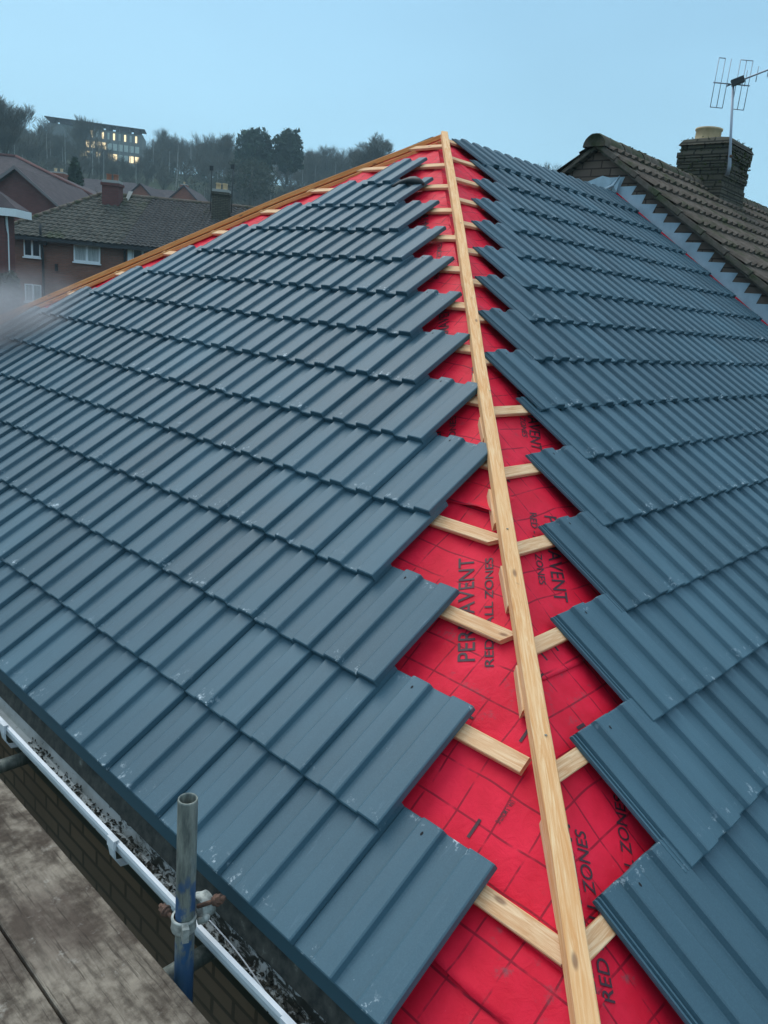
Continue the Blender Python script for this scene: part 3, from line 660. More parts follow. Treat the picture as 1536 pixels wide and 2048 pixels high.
# ------------------------------------------------------------------ eaves: wall, fascia, gutter
ET = V0L*cL - .05*sL                         # x of the tile tails
GX = -.573                                    # outer lip
mb = MB()
wx, wy = -.335, -.335
mb.box((wx, wy, -5.3), (wx+.25, 2*AY+.1, -.50))
mb.box((wx, wy, -5.3), (XW, wy+.25, -.502))
own(mb.build('wall', M_BRICK_OWN))
mb = MB(); mb.box((-.490, -.49, -.66), (-.473, 7.7, -.452)); mb.box((-.472, -.490, -.655), (XW, -.473, -.452)); own(mb.build('fascia', M_DARK))
mb = MB(); mb.box((-.472, -.47, -.66), (wx-.002, 7.6, -.645)); own(mb.build('soffit', M_PVC))
def gutter(y0, y1):
    prof_o = [(-.572, -.440), (-.583, -.442), (-.585, -.452), (-.577, -.458), (-.573, -.486), (-.558, -.516), (-.530, -.526), (-.504, -.514), (-.492, -.45)]
    prof_i = [(-.494, -.45), (-.506, -.512), (-.531, -.5225), (-.556, -.513), (-.569, -.485), (-.572, -.452), (-.572, -.440)]
    for nm, pr, mt in (('gutter', prof_o, M_PVC), ('gutter_inside', prof_i, M_GUTIN)):
        mb = MB(); n = len(pr); ys = [y0+(y1-y0)*i/16 for i in range(17)]
        mb.add([(x, y, z) for y in ys for x, z in pr], [(i*n+k, i*n+k+1, (i+1)*n+k+1, (i+1)*n+k) for i in range(16) for k in range(n-1)], None, 0, False)
        o = mb.build(nm, mt)
        if nm == 'gutter': g = own(o)
        else: o.parent = g
    mb = MB()                                                             # silt and crumbs in the bottom
    for i in range(3600):
        y = y0+(y1-y0)*random.random()**1.6*.3; t = random.random()
        x = -.563+.062*t; z = -.519+.004*random.random()+ (abs(t-.5)*2)**3*.02
        r = .0012+.0062*random.random()**3
        a = random.random()*6.28; q = [(x+r*math.cos(a+k*2.1)*1.2, y+r*1.6*math.sin(a+k*2.1), z+r*.5*(k % 2)) for k in range(3)]+[(x, y, z+r*1.1)]
        mb.add(q, [(0, 1, 3), (1, 2, 3), (2, 0, 3)])
    m_, bb = new_mat('silt', (.03, .033, .025), 1); vary(m_, bb, [(.4, (.014, .016, .013)), (.62, (.10, .10, .08)), (.7, (.42, .43, .40))], 90, coord='Object')
    o = tag(mb.build('gutter_silt', m_), kind='stuff'); o.parent = g
    for by in (1.088, .266, 1.9, 2.72, -.45, 3.6, 4.5):
        mb = MB(); mb.box((-.594, by-.02, -.466), (-.586, by+.02, -.438)); mb.box((-.594, by-.02, -.4375), (-.576, by+.02, -.434))
        pr = [(-.594, -.466), (-.588, -.50), (-.568, -.536), (-.530, -.544), (-.500, -.53), (-.500, -.527), (-.530, -.540), (-.565, -.531), (-.583, -.50), (-.586, -.466)]
        mb.poly([(x, by-.015, z) for x, z in pr], (0, .03, 0))
        o = mb.build('gutter_bracket', M_PVC); o.parent = g
gutter(-.62, 7.6)
mb = MB(); P_ = []                                                         # white wire lying in the gutter
for i in range(24):
    t = i/23; y = .72-1.0*t; P_.append((-.540+.014*math.sin(t*9)-.018*t, y, -.452-.05*math.sin(t*3.1)))
mb.tube(P_, .0022, 6)
tag(mb.build('loose_cable', M_PVC), 'thin white cable lying loose in the dirty gutter', 'cable')

mb = MB(); p_ = PLn(0, V0L, .034)
mb.poly([(p_.x+.0005, -.33, p_.z+.006), (p_.x+.012, -.33, p_.z+.010), (p_.x+.016, -.33, p_.z-.052), (p_.x+.004, -.33, p_.z-.054)], (0, 7.8, 0)); mc_, _ = new_mat('dark teal eaves strip', (.030, .088, .118), .6)
own(mb.build('eaves_strip', mc_))
mb = MB(); mb.poly([(-.484, -.33, -.375), (-.481, -.33, -.375), (-.500, -.33, -.462), (-.503, -.33, -.462)], (0, 7.8, 0)); mt_, bb_ = new_mat('shadow toned eaves tray', (.05, .05, .045), .8); vary(mt_, bb_, [(.35, (.020, .024, .022)), (.62, (.075, .075, .062)), (.75, (.22, .23, .20))], 24, 7, 'Object'); own(mb.build('eaves_shadow_tray', mt_))  # filler closing the gap; its dark mottle paints the shadow under the tiles

# ------------------------------------------------------------------ scaffold
def board(x0, x1, z, label, y0=-2.6, y1=4.2):
    mb = MB(); n = 40; vs = []; ch = .003
    pr = [(x0+ch, z-.038), (x1-ch, z-.038), (x1, z-.035), (x1, z-ch), (x1-ch, z), (x0+ch, z), (x0, z-ch), (x0, z-.035)]
    for i in range(n+1):
        y = y0+(y1-y0)*i/n
        for (x, zz) in pr: vs.append((x+.0025*noise.noise(Vector((y*3, x*9, 0))), y, zz+.002*noise.noise(Vector((y*2, x*5, 7)))))
    fs = [(i*8+k, i*8+(k+1) % 8, (i+1)*8+(k+1) % 8, (i+1)*8+k) for i in range(n) for k in range(8)]+[tuple(range(7, -1, -1)), tuple(n*8+k for k in range(8))]
    mb.add(vs, fs)
    return tag(mb.build('scaffold_board', M_PLANK), label, 'board', 'scaffold boards beside the eaves')
board(-.945, -.705, -.465, 'grey blotchy scaffold board nearest the gutter')
board(-1.19, -.952, -.467, 'grey brown scaffold board in the bottom left corner beyond the dark gap')
board(-1.44, -1.197, -.464, 'outermost worn scaffold board at the bottom left edge')
PX, PY, RAD = -.652, .603, .0242
pole = thing('scaffold_pole', 'upright worn scaffold pole with blue paint standing by the gutter', 'scaffold pole', (PX, PY, -5.3))
mb = MB()
prof = [(RAD, -5.3), (RAD, -1.2), (RAD, -.5), (RAD, -.2), (RAD, -.004), (RAD-.001, 0), (RAD-.0035, .001), (RAD-.0045, -.003), (RAD-.0045, -.35), (0.0001, -.35)]
lean = Matrix.Translation((PX, PY, 0)) @ Matrix.Rotation(R(-.6), 4, 'Y') @ Matrix.Translation((0, 0, 0))
mb.lathe(prof, 28, lean)
o = mb.build('tube', M_POLE); o.parent = pole; o.matrix_parent_inverse = Matrix.Translation((-PX, -PY, 5.3))
# coupler: band round the pole, flap, two eye bolts
cz = -.335
cp = thing('coupler', 'x', 'x'); del cp['label']; del cp['category']
bpy.data.objects.remove(cp)
mb = MB()
mb.lathe([(RAD+.001, -.018), (RAD+.0065, -.018), (RAD+.0075, -.014), (RAD+.0065, -.010), (RAD+.0065, .010), (RAD+.0075, .014), (RAD+.0065, .018), (RAD+.001, .018)], 28, Matrix.Translation((PX, PY, cz-.02)))
mb.box((-.010, -.052, -.020), (.006, -.028, .020), Matrix.Translation((PX, PY, cz-.018)) @ Matrix.Rotation(R(-25), 4, 'Z'))
mb.box((.016, .018, -.020), (.034, .044, .022), Matrix.Translation((PX, PY, cz-.018)) @ Matrix.Rotation(R(-15), 4, 'Z'))
mb.lathe([(.024, -.017), (.031, -.017), (.032, 0), (.031, .017), (.024, .017)], 24, Matrix.Translation((PX+.052, PY-.006, cz+.004)) @ Matrix.Rotation(R(90), 4, 'Y'))
mb.tube([(PX+.028, PY-.022, cz-.02), (PX+.040, PY-.034, cz-.012), (PX+.036, PY-.046, cz+.004)], .009, 8)
mb.tube([(PX+.020, PY+.020, cz-.0), (PX+.050, PY+.016, cz+.022), (PX+.064, PY-.004, cz+.030)], .008, 8)
o = mb.build('coupler', M_CLAMP); o.parent = pole; o.matrix_parent_inverse = Matrix.Translation((-PX, -PY, 5.3)); cpo = o
def bolt(a, b):
    a, b = Vector(a), Vector(b); d = (b-a).normalized(); mb = MB(); mb.tube([a, b], .0058, 10)
    mb.tube([b-d*.020, b-d*.009], .0125, 6, smooth=False); mb.tube([b-d*.034, b-d*.026], .0115, 12); mb.tube([b-d*.026, b-d*.021], .015, 12)
    o = mb.build('bolt', M_RUST); o.parent = cpo
bolt((PX+.030, PY-.014, cz+.018), (PX+.068, PY-.072, cz+.062))
bolt((PX-.014, PY+.016, cz-.020), (PX-.020, PY+.078, cz-.012))
def tube_along_x(y, z, label, x0, x1):
    mb = MB(); mb.tube([(x0, y, z), (x1, y, z)], RAD, 20)
    tag(mb.build('scaffold_tube', M_STEEL), label, 'scaffold tube', 'cross tubes between scaffold and wall')
tube_along_x(.655, -.560, 'galvanised cross tube behind the blue upright pole', -1.5, -.337)
tube_along_x(1.83, -.560, 'galvanised cross tube under the gutter at the left edge', -1.5, -.337)
mb = MB(); mb.tube([(-.665, -2.4, -.612), (-.665, 3.9, -.612)], RAD, 16)
tag(mb.build('scaffold_ledger', M_STEEL), 'long steel ledger tube running beneath the scaffold boards', 'scaffold tube')

# ------------------------------------------------------------------ generic old tiled slope with real courses
def slope(mb, O, U, V, N, vlen, g, w, prof, thick, ur, uvs=1.0):
    O, U, V, N = Vector(O), Vector(U).normalized(), Vector(V).normalized(), Vector(N).normalized()
    n = int(math.ceil(vlen/g))
    for k in range(n):
        v0, v1 = k*g, min((k+1)*g, vlen); a, b = ur((v0+v1)/2 if callable(ur) else 0)
        xs = [a]; i = math.floor(a/w)
        while i*w < b:
            for px, pz in prof:
                x = (i+px)*w
                if a+1e-4 < x < b-1e-4: xs.append(x)
            i += 1
        xs.append(b)
        def pz_(x):
            t = (x/w) % 1.0
            for (p0, z0), (p1, z1) in zip(prof, prof[1:]+[(prof[0][0]+1, prof[0][1])]):
                if p0 <= t <= p1: return z0+(z1-z0)*(t-p0)/max(1e-6, p1-p0)
            return prof[0][1]
        jz = [jit(.0035) for _ in range(len(xs))]
        vs = []
        for x, j in zip(xs, jz):
            z = pz_(x); P = O+U*x
            vs += [P+V*v0+N*(z-.004), P+V*v0+N*(z+thick+j), P+V*(v1+.002)+N*(z+.002)]
        m = len(xs)
        mb.add(vs, [(3*i+r, 3*(i+1)+r, 3*(i+1)+r+1, 3*i+r+1) for i in range(m-1) for r in range(2)])
WAVE = [(0, 0), (.10, 0), (.16, .018), (.25, .030), (.34, .018), (.40, 0), (.60, 0), (.66, .018), (.75, .030), (.84, .018), (.90, 0)]

# ------------------------------------------------------------------ neighbour's house on the right
NB = thing('neighbouring_house', 'adjoining higher house with old brown tiled roof and stepped lead flashing', 'house', (XW, 0, -5.3))
NBM = Matrix.Translation((-XW, 0, 5.3))
def nb(o, par=None):
    if par: o.parent = par
    else: o.parent = NB; o.matrix_parent_inverse = NBM
    return o
NY, NZ, NS = 3.877, 2.975, .676                                           # gable apex under the tiles, slope
mb = MB()
mb.poly([(XW, NY-4.3, -5.3), (XW, NY+4.3, -5.3), (XW, NY+4.3, NZ-NS*4.3-.06), (XW, NY, NZ-.06), (XW, NY-4.3, NZ-NS*4.3-.06)], (.25, 0, 0))
wallN = nb(mb.build('gable_wall', M_HUNG))
nrm_ = Vector((0, -NS, 1)).normalized(); vd = Vector((0, 1, NS)).normalized(); sl_len = 4.35*math.sqrt(1+NS*NS)
mb = MB(); o0 = Vector((XW-.085, NY, NZ))-vd*sl_len
slope(mb, o0, (1, 0, 0), vd, nrm_, sl_len-.05, .315, .30, WAVE, .040, lambda v: (0, 9.5))
mb.poly([Vector((XW-.085, NY, NZ-.035))-vd*sl_len, Vector((XW-.085, NY, NZ-.035)), Vector((XW+9.4, NY, NZ-.035)), Vector((XW+9.4, NY, NZ-.035))-vd*sl_len], -nrm_*.02)
roofN = nb(mb.build('roof', M_OLD))
nrm2 = Vector((0, NS, 1)).normalized(); vd2 = Vector((0, -1, NS)).normalized(); mb = MB()
slope(mb, Vector((XW+9.4, NY, NZ))-vd2*sl_len, (-1, 0, 0), vd2, nrm2, sl_len-.05, .315, .30, WAVE, .026, lambda v: (0, 9.485))
mb.poly([Vector((XW-.085, NY, NZ-.035))-vd2*sl_len, Vector((XW-.085, NY, NZ-.035)), Vector((XW+9.4, NY, NZ-.035)), Vector((XW+9.4, NY, NZ-.035))-vd2*sl_len], -nrm2*.02)
nb(mb.build('roof', M_OLD))
# verge: undercloak strip, mortar bed and individual verge tile edges
mb = MB()
k = 0; s_ = 0
while s_ < sl_len-.1:
    a = Vector((XW-.105, NY, NZ-.010))-vd*s_; b = a-vd*.305
    mb.poly([a-nrm_*.026, b-nrm_*.014+Vector((-.004, 0, 0)), b+nrm_*.034, a+nrm_*.018], (.10, 0, 0))
    s_ += .315
nb(mb.build('verge', M_OLDRIDGE))
mb = MB()
mb.poly([Vector((XW-.055, NY, NZ-.075))-vd*sl_len, Vector((XW-.055, NY, NZ-.062)), Vector((XW-.055, NY, NZ-.030)), Vector((XW-.055, NY, NZ-.040))-vd*sl_len], (.05, 0, 0))
mb.poly([Vector((XW-.080, NY, NZ-.075))-vd2*sl_len, Vector((XW-.080, NY, NZ-.070)), Vector((XW-.080, NY, NZ-.014)), Vector((XW-.080, NY, NZ-.020))-vd2*sl_len], (.075, 0, 0))
nb(mb.build('undercloak', M_SOOT))
# ridge tiles
k = 0; x = XW-.13
while x < XW+9.2:
    mb = MB(); vs = []; seg = 10; L = .455
    for xx, rr in ((0, .128), (.02, .134), (L-.03, .126), (L, .120)):
        for i in range(seg+1):
            a = math.pi*i/seg; vs.append((x+xx, NY-rr*1.0*math.cos(a), NZ-.055+rr*math.sin(a)+jit(.002)))
    fs = [(j*(seg+1)+i, j*(seg+1)+i+1, (j+1)*(seg+1)+i+1, (j+1)*(seg+1)+i) for j in range(3) for i in range(seg)]
    fs.append(tuple(range(seg+1)) if k == 0 else (0, 1, 2))
    mb.add(vs, fs, None, 0, True)
    o = mb.build('ridge_tile', M_OLDRIDGE); o.parent = roofN; x += .452; k += 1
# moss on the ridge and upper roof
mb = MB()
for i in range(1500):
    x = XW+random.random()**.8*6; rr = random.random()
    if noise.noise(Vector((x*1.6, 3, 3))) < -.12 and rr > .25: continue
    yy = jit(1)
    p = Vector((x, NY+yy*.15, NZ+.065-abs(yy)*.045)) if rr < .75 else Vector((x, NY-.15-random.random()**2*.9, 0))
    if rr >= .75: p.z = NZ-(NY-p.y)*NS+.045
    r = .007+.017*random.random(); q = [p+Vector((jit(r), jit(r), abs(jit(r))*.8)) for _ in range(5)]
    mb.add(q, [(0, 1, 2), (2, 3, 4), (0, 2, 4), (1, 3, 0)])
m_, bb = new_mat('moss', (.05, .07, .025), 1, spec=.1); vary(m_, bb, [(.35, (.028, .040, .016)), (.65, (.075, .095, .035))], 14, coord='Object')
mo = tag(mb.build('moss', m_), kind='stuff'); mo.parent = roofN
# stepped lead flashing against the gable wall
def zr(y): return y*math.tan(PR)
mb = MB(); y = 3.70; first = True; tooth = .132; outline_top = []
while y > -.6:
    zt = zr(y)+.150+jit(.006); yt = y-tooth-.045+jit(.014)
    outline_top += [(y+.002, zt), (yt, zt+jit(.004)), (y-tooth, zr(y-tooth)+.150)]
    y -= tooth
yl = outline_top[-1][0]
for i in range(0, len(outline_top)-2, 3):
    (ya, za), (yb, zb), (yc, zc) = outline_top[i:i+3]
    b0, b1 = zr(ya)+.055, zr(yc)+.055
    q = [(XW-.004, ya, b0), (XW-.004, yc, b1), (XW-.004, yc, zc-.004), (XW-.0055, yb, zb), (XW-.004, ya, za)]
    mb.poly(q, (.0022, 0, 0))
    mb.add([(XW-.005, ya, b0+.004), (XW-.005, yc, b1+.004), (XW-.022+.012*noise.noise(Vector((yc*5, 0, 0))), yc, b1-.016), (XW-.022+.012*noise.noise(Vector((ya*5, 0, 0))), ya, b0-.016)], [(0, 1, 2, 3)])
nb(mb.build('lead_flashing', M_LEAD))
mb = MB()                                                                  # loose saddle piece at the top
q = [(XW-.010, 3.66, zr(3.66)+.05), (XW-.010, 3.98, zr(3.70)-.01), (XW-.012, 4.02, zr(3.66)+.12), (XW-.03, 3.78, zr(3.66)+.19), (XW-.012, 3.64, zr(3.66)+.16)]
mb.poly(q, (.002, 0, 0))
mb.poly([(XW-.05, 3.58, zr(3.6)+.07), (XW-.03, 3.72, zr(3.6)+.07), (XW-.07, 3.64, zr(3.6)+.16), (XW-.04, 3.56, zr(3.6)+.215)], (.0022, 0, 0))
mb.tube([(XW-.17, 3.82, zr(3.6)+.10), (XW-.09, 3.72, zr(3.6)+.075), (XW-.06, 3.62, zr(3.6)+.13), (XW-.05, 3.57, zr(3.6)+.22)], [.008, .02, .014, .004], 6)
nb(mb.build('lead_saddle', M_LEAD))
# chimney stack: corbelled, battered and mossy
mb = MB(); CX0, CX1, CY0, CY1 = 8.68, 9.44, 3.52, 4.14
lv = 13
for k in range(lv):
    z0 = 2.45+k*.075; z1 = z0+.066; e_ = jit(.014) + (.012 if k > lv-3 else 0) - (.02 if k == lv-1 else 0); r_ = jit(.014)
    mb.box((CX0-e_, CY0-r_, z0), (CX1+r_, CY1+e_, z1)); mb.box((CX0+.008, CY0+.008, z1-.004), (CX1-.008, CY1-.008, z0+.078))
topz = 2.45+lv*.075
for zz, ins in ((topz+.05, .0), (topz+.15, .05)):
    pass
a = [(CX0-.02, CY0-.02, topz), (CX1+.02, CY0-.02, topz), (CX1+.02, CY1+.02, topz), (CX0-.02, CY1+.02, topz)]
b = [(CX0+.02, CY0+.02, topz+.07), (CX1-.02, CY0+.02, topz+.07), (CX1-.02, CY1-.02, topz+.07), (CX0+.02, CY1-.02, topz+.07)]
c = [(CX0+.2, CY0+.2, topz+.12), (CX1-.2, CY0+.2, topz+.12), (CX1-.2, CY1-.2, topz+.12), (CX0+.2, CY1-.2, topz+.12)]
mb.add(a+b+c, [(0, 1, 5, 4), (1, 2, 6, 5), (2, 3, 7, 6), (3, 0, 4, 7), (4, 5, 9, 8), (5, 6, 10, 9), (6, 7, 11, 10), (7, 4, 8, 11), (8, 9, 10, 11)])
ch = nb(mb.build('chimney', M_SOOT))
for (px, py, rr, hh) in ((CX0+.30, CY0+.42, .155, .20), (CX1-.22, CY0+.30, .11, .12)):
    mb = MB(); mb.lathe([(rr+.01, topz+.06), (rr, topz+.12), (rr, topz+.04+hh-.03), (rr+.012, topz+.04+hh-.02), (rr+.012, topz+.04+hh), (rr-.02, topz+.04+hh), (rr-.03, topz+.1)], 20, Matrix.Translation((px, py, 0)))
    o = mb.build('chimney_pot', M_POT); o.parent = ch
mb = MB()
for i in range(700):
    f = random.random(); x = CX0+f*(CX1-CX0); y = CY0+random.random()*(CY1-CY0)
    z = topz+.05+.05*random.random()
    if i % 3 == 0: x, z = CX0-.014, 2.9+random.random()*.5
    elif i % 3 == 1: y, z = CY0-.012, 2.9+random.random()**.5*.5
    r = .008+.012*random.random(); q = [Vector((x, y, z))+Vector((jit(r), jit(r), jit(r))) for _ in range(4)]; mb.add(q, [(0, 1, 2), (1, 2, 3), (0, 2, 3)])
o = tag(mb.build('chimney_moss', m_), kind='stuff'); o.parent = ch

# ------------------------------------------------------------------ television aerial on the chimney
AXp, AYp = 8.66, 3.47
aer = thing('television_aerial', 'grey television aerial on a tall mast strapped to the mossy chimney', 'aerial', (AXp, AYp, 3.05))
def ae(o): o.parent = aer; o.matrix_parent_inverse = Matrix.Translation((-AXp, -AYp, -3.05)); return o
AM = 4.05
mb = MB(); mb.tube([(AXp+.01, AYp, 3.05), (AXp, AYp-.01, 3.15), tuple(Vector((AXp-.01, AYp-.01, 3.42))-rt0*.04), tuple(Vector((AXp-.03, AYp, AM))-rt0*.12)], [.022, .022, .016, .014], 10); ae(mb.build('mast', M_ALU))
mb = MB(); mb.tube([(AXp-.03, AYp-.02, 3.26), (AXp+.05, AYp+.06, 3.28)], .018, 8)
ae(mb.build('mast_bracket', M_RUST))
T = Vector((AXp-.03, AYp, AM))-rt0*.12; bd = Vector((.45, -.86, .42)).normalized(); sdv = Vector((.86, -.50, 0)).normalized(); V3 = Vector((0, 0, 1))
# boom runs away to the right of the picture
mb = MB(); mb.tube([T-bd*.08, T+bd*1.15], .010, 6); ae(mb.build('boom', M_ALU))
mb = MB(); mb.box((-.03, -.07, -.03), (.03, .07, .04), Matrix.Translation(T+bd*.05) @ bd.to_track_quat('Y', 'Z').to_matrix().to_4x4()); ae(mb.build('junction_box', M_DARK))
refl = rt0.copy()                                                          # reflector frame spans left-right
for side in (-1, 1):
    mb = MB(); base = T+bd*(-.02)
    xs = (.055, .125, .20) if side > 0 else (.055, .125, .20)
    for xx in xs:
        mb.tube([base+refl*side*xx+V3*-.265, base+refl*side*xx+V3*.265], .0045, 5)
    mb.tube([base+refl*side*.02, base+refl*side*.215], .008, 5)
    for zz in (-.265, .265):
        mb.tube([base+refl*side*xs[0 if zz < 0 or side > 0 else 1]+V3*zz, base+refl*side*xs[2]+V3*zz], .0055, 5)
    ae(mb.build('reflector', M_ALU))
for i in range(8):
    p = T+bd*(.14+.125*i); mb = MB(); h_ = .085-.002*i; mb.tube([p-V3*h_, p+V3*h_], .0045, 5); ae(mb.build('director', M_ALU))

# ------------------------------------------------------------------ the distance: frame with x to the right, y away from the camera
BG = Matrix.Translation((CAM.x, CAM.y, 0)) @ Matrix.Rotation(YAW-math.pi/2, 4, 'Z')
RZ = YAW-math.pi/2
def at(px, py, D):
    "picture measurement (px, py) at horizontal distance D -> (X right, Z height)"
    d = fw + rt*(px-768)/FPX - up*(py-1024)/FPX
    f2 = Vector((math.cos(YAW), math.sin(YAW), 0)); t = D/d.dot(f2); p = d*t
    return p.dot(rt0), CAM.z+p.z
def bgthing(name, label, cat, X, D, z, group=None):
    return thing(name, label, cat, BG @ Vector((X, D, z)), RZ, group)
def ground_z(X, D):
    r = math.hypot(X, D)
    pts = [(-50, -5.3), (20, -5.3), (36, -3.2), (60, -1.8), (95, -.5), (130, 5), (170, 18), (215, 27), (260, 31), (400, 31), (900, 28)]
    for (a, za), (b, zb) in zip(pts, pts[1:]):
        if r <= b:
            t = (r-a)/(b-a); z = za+(zb-za)*t; break
    else: z = 25
    z += max(0, (r-60)/200)*6*noise.noise(Vector((X*.012, D*.012, 0)))*(1 if r < 500 else .3)
    return z

mb = MB(); n1, n2 = 90, 96; vs = []
for i in range(n1+1):
    rr = 0 if i == 0 else 4*(1.067**i)+i*.6
    for j in range(n2):
        a = 2*math.pi*j/n2; X, D = rr*math.sin(a), rr*math.cos(a)
        vs.append(BG @ Vector((X, D, ground_z(X, D) if D > -20 or True else -5.3)))
fs = [(i*n2+j, i*n2+(j+1) % n2, (i+1)*n2+(j+1) % n2, (i+1)*n2+j) for i in range(n1) for j in range(n2)]
mb.add(vs, [f[::-1] for f in fs], None, 0, True)
tag(mb.build('ground', M_GRASS), kind='structure')

def window(mb_f, mb_g, x0, x1, z0, z1, y, bars=1, t=.05):
    "frame and glass of one window lying on the wall plane y (facing -y)"
    mb_f.box((x0, y-.06, z0), (x1, y-.005, z0+t*1.4)); mb_f.box((x0, y-.06, z1-t), (x1, y-.005, z1))
    mb_f.box((x0, y-.058, z0+t*1.4), (x0+t, y-.005, z1-t)); mb_f.box((x1-t, y-.058, z0+t*1.4), (x1, y-.005, z1-t))
    for b in range(bars):
        xc = x0+(x1-x0)*(b+1)/(bars+1); mb_f.box((xc-t*.8, y-.056, z0+t*1.4), (xc+t*.8, y-.005, z1-t))
    mb_f.box((x0-.04, y-.10, z0-.06), (x1+.04, y-.004, z0-.002))
    mb_g.box((x0+t, y-.03, z0+t*1.4), (x1-t, y-.012, z1-t))
def add_window(par, x0, x1, z0, z1, bars=1, glass=M_GLASS, y=0, t=.05):
    f = MB(); g = MB(); window(f, g, x0, x1, z0, z1, y, bars, t)
    o = f.build('window', M_FRAME, par); g.build('pane', glass, o)
def pchimney(par, X, Y, w, d, z0, z1, mat, pots=2, potmat=M_POT, cap=True):
    mb = MB(); mb.box((X-w/2, Y-d/2, z0), (X+w/2, Y+d/2, z1-.25)); mb.box((X-w/2-.05, Y-d/2-.05, z1-.248), (X+w/2+.05, Y+d/2+.05, z1-.12))
    c = mb.build('chimney', mat, par)
    mb = MB(); mb.box((X-w/2+.0, Y-d/2, z1-.118), (X+w/2, Y+d/2, z1)); mb.build('chimney_capping', M_CONC, c)
    for i in range(pots):
        px = X+(i-(pots-1)/2)*w*.42; mb = MB(); mb.lathe([(.13, z1-.01), (.115, z1+.05), (.11, z1+.22), (.13, z1+.24), (.13, z1+.28), (.09, z1+.28)], 12, Matrix.Translation((px, Y, 0)))
        mb.build('chimney_pot', potmat, c)
    return c
PAN = [(0, 0), (.2, .012), (.4, .04), (.6, .05), (.8, .03)]

# --- terrace of two houses facing us (D = 36)
D1 = 36.0
gz = ground_z(-15, D1)
Xe0, Ze = at(14, 469, D1); Xe1, _ = at(301, 496, D1); Ze = (at(14, 469, D1)[1]+at(301, 496, D1)[1])/2
Xr0, Zr = at(210, 388, D1+4); Zr = (Zr+at(418, 407, D1+4)[1])/2
Xsplit = at(306, 396, D1+4)[0]; Xp = at(250, 500, D1)[0]
def rel(px, py, D=D1, X0=0, z0=0): a, b = at(px, py, D); return a-X0, b-z0
hA = bgthing('terraced_house', 'brown brick terraced house with mossy hipped pantile roof and two white windows upstairs', 'house', 0, D1, 0, 'houses across the road')
def roof_slope_bg(par, x0, x1, ze, zr, run, hipL, mat, prof, w, g, xr0=None, name='roof', over=.35):
    U = Vector((1, 0, 0)); s = math.hypot(run+over, zr-ze); V = Vector((0, run+over, zr-ze)).normalized(); N = Vector((0, -V.z, V.y)); mb = MB()
    def ur(v):
        t = min(1, v/s); a = x0+(xr0-x0)*t if xr0 is not None else x0; return a, x1
    slope(mb, Vector((0, -over, ze)), U, V, N, s, g, w, prof, .03, ur)
    rise = zr-ze
    mb.poly([(x0, -over, ze-.03), (x1, -over, ze-.03), (x1, run, zr-.04), (xr0 if xr0 is not None else x0, run, zr-.04)], (0, .02, -.05))
    # far slope and hip end
    mb.add([(xr0 if xr0 is not None else x0, run, zr), (x1, run, zr), (x1, 2*run+over, ze), (x0, 2*run+over, ze)], [(0, 1, 2, 3)])
    if xr0 is not None: mb.add([(x0, -over, ze), (xr0, run, zr), (x0, 2*run+over, ze)], [(0, 1, 2)])
    return mb.build(name, mat, par)
# eave line sits a little in front of the wall
rA = roof_slope_bg(hA, Xe0-.5, Xsplit, Ze, Zr, 4.0, True, M_FARTILE, PAN, .30, .32, Xr0)
mb = MB(); x = Xr0-.1
while x < Xsplit-.1:
    vs = []; 
    for xx in (0, .44):
        for i in range(7): a = math.pi*i/6; vs.append((x+xx, 4.0-.14*math.cos(a), Zr-.05+.15*math.sin(a)))
    mb.add(vs, [(i, i+1, 8+i, 7+i) for i in range(6)]); x += .45
n = 14
for i in range(n):
    a = Vector((Xe0-.5, -.35, Ze+.02)); b = Vector((Xr0, 4.0, Zr+.02)); mb.tube([a.lerp(b, i/n), a.lerp(b, (i+.95)/n)], [.13, .11], 7)
mb.build('ridge_tiles', M_OLDRIDGE, rA)
mb = MB(); mb.box((Xe0, 0, gz), (Xp, 8.0, Ze-.05)); mb.build('wall', M_BRICK_RED, hA)
mb = MB(); mb.box((Xe0-.45, -.42, Ze-.16), (Xp, -.32, Ze-.02)); mb.build('gutter', M_DARK, hA)
def wrect(a, b, c, d, D=D1): x0, z1 = at(a, b, D); x1, z0 = at(c, d, D); return x0, x1, z0, z1
x0, x1, z0, z1 = wrect(48, 477, 82, 516); add_window(hA, x0, x1, z0, z1, 1)
x0, x1, z0, z1 = wrect(148, 487, 201, 528); add_window(hA, x0, x1, z0, z1, 1, M_CURT, t=.06)
x0, x1, z0, z1 = wrect(50, 567, 84, 606); add_window(hA, x0, x1, z0, z1, 1, M_CURT)
x0, x1, z0, z1 = wrect(148, 575, 201, 620); add_window(hA, x0, x1, z0, z1, 1)
mb = MB(); xd = at(88, 480, D1)[0]; mb.tube([(xd, -.14, gz), (xd, -.14, Ze-.75), (xd-.02, -.30, Ze+.25), (xd-.02, -.30, Ze+.55)], .055, 8); mb.box((xd-.16, -.28, Ze-.30), (xd+.18, -.08, Ze-.02))
mb.build('drainpipe', M_DARK, hA)
mb = MB(); xd2 = at(113, 505, D1)[0]; mb.tube([(xd2, -.07, gz), (xd2, -.07, gz+1.5)], .03, 6); mb.box((xd2-.05, -.09, Ze-1.35), (xd2+.05, -.01, Ze-1.05)); mb.build('vent_pipe', M_DARK, hA)
cx, cz_ = at(228, 400, D1+3.4); pchimney(hA, cx, 3.2, .78, .6, Ze+1.6, at(228, 362, D1+3.2)[1], M_BRICK_DK, 2, M_POTR)
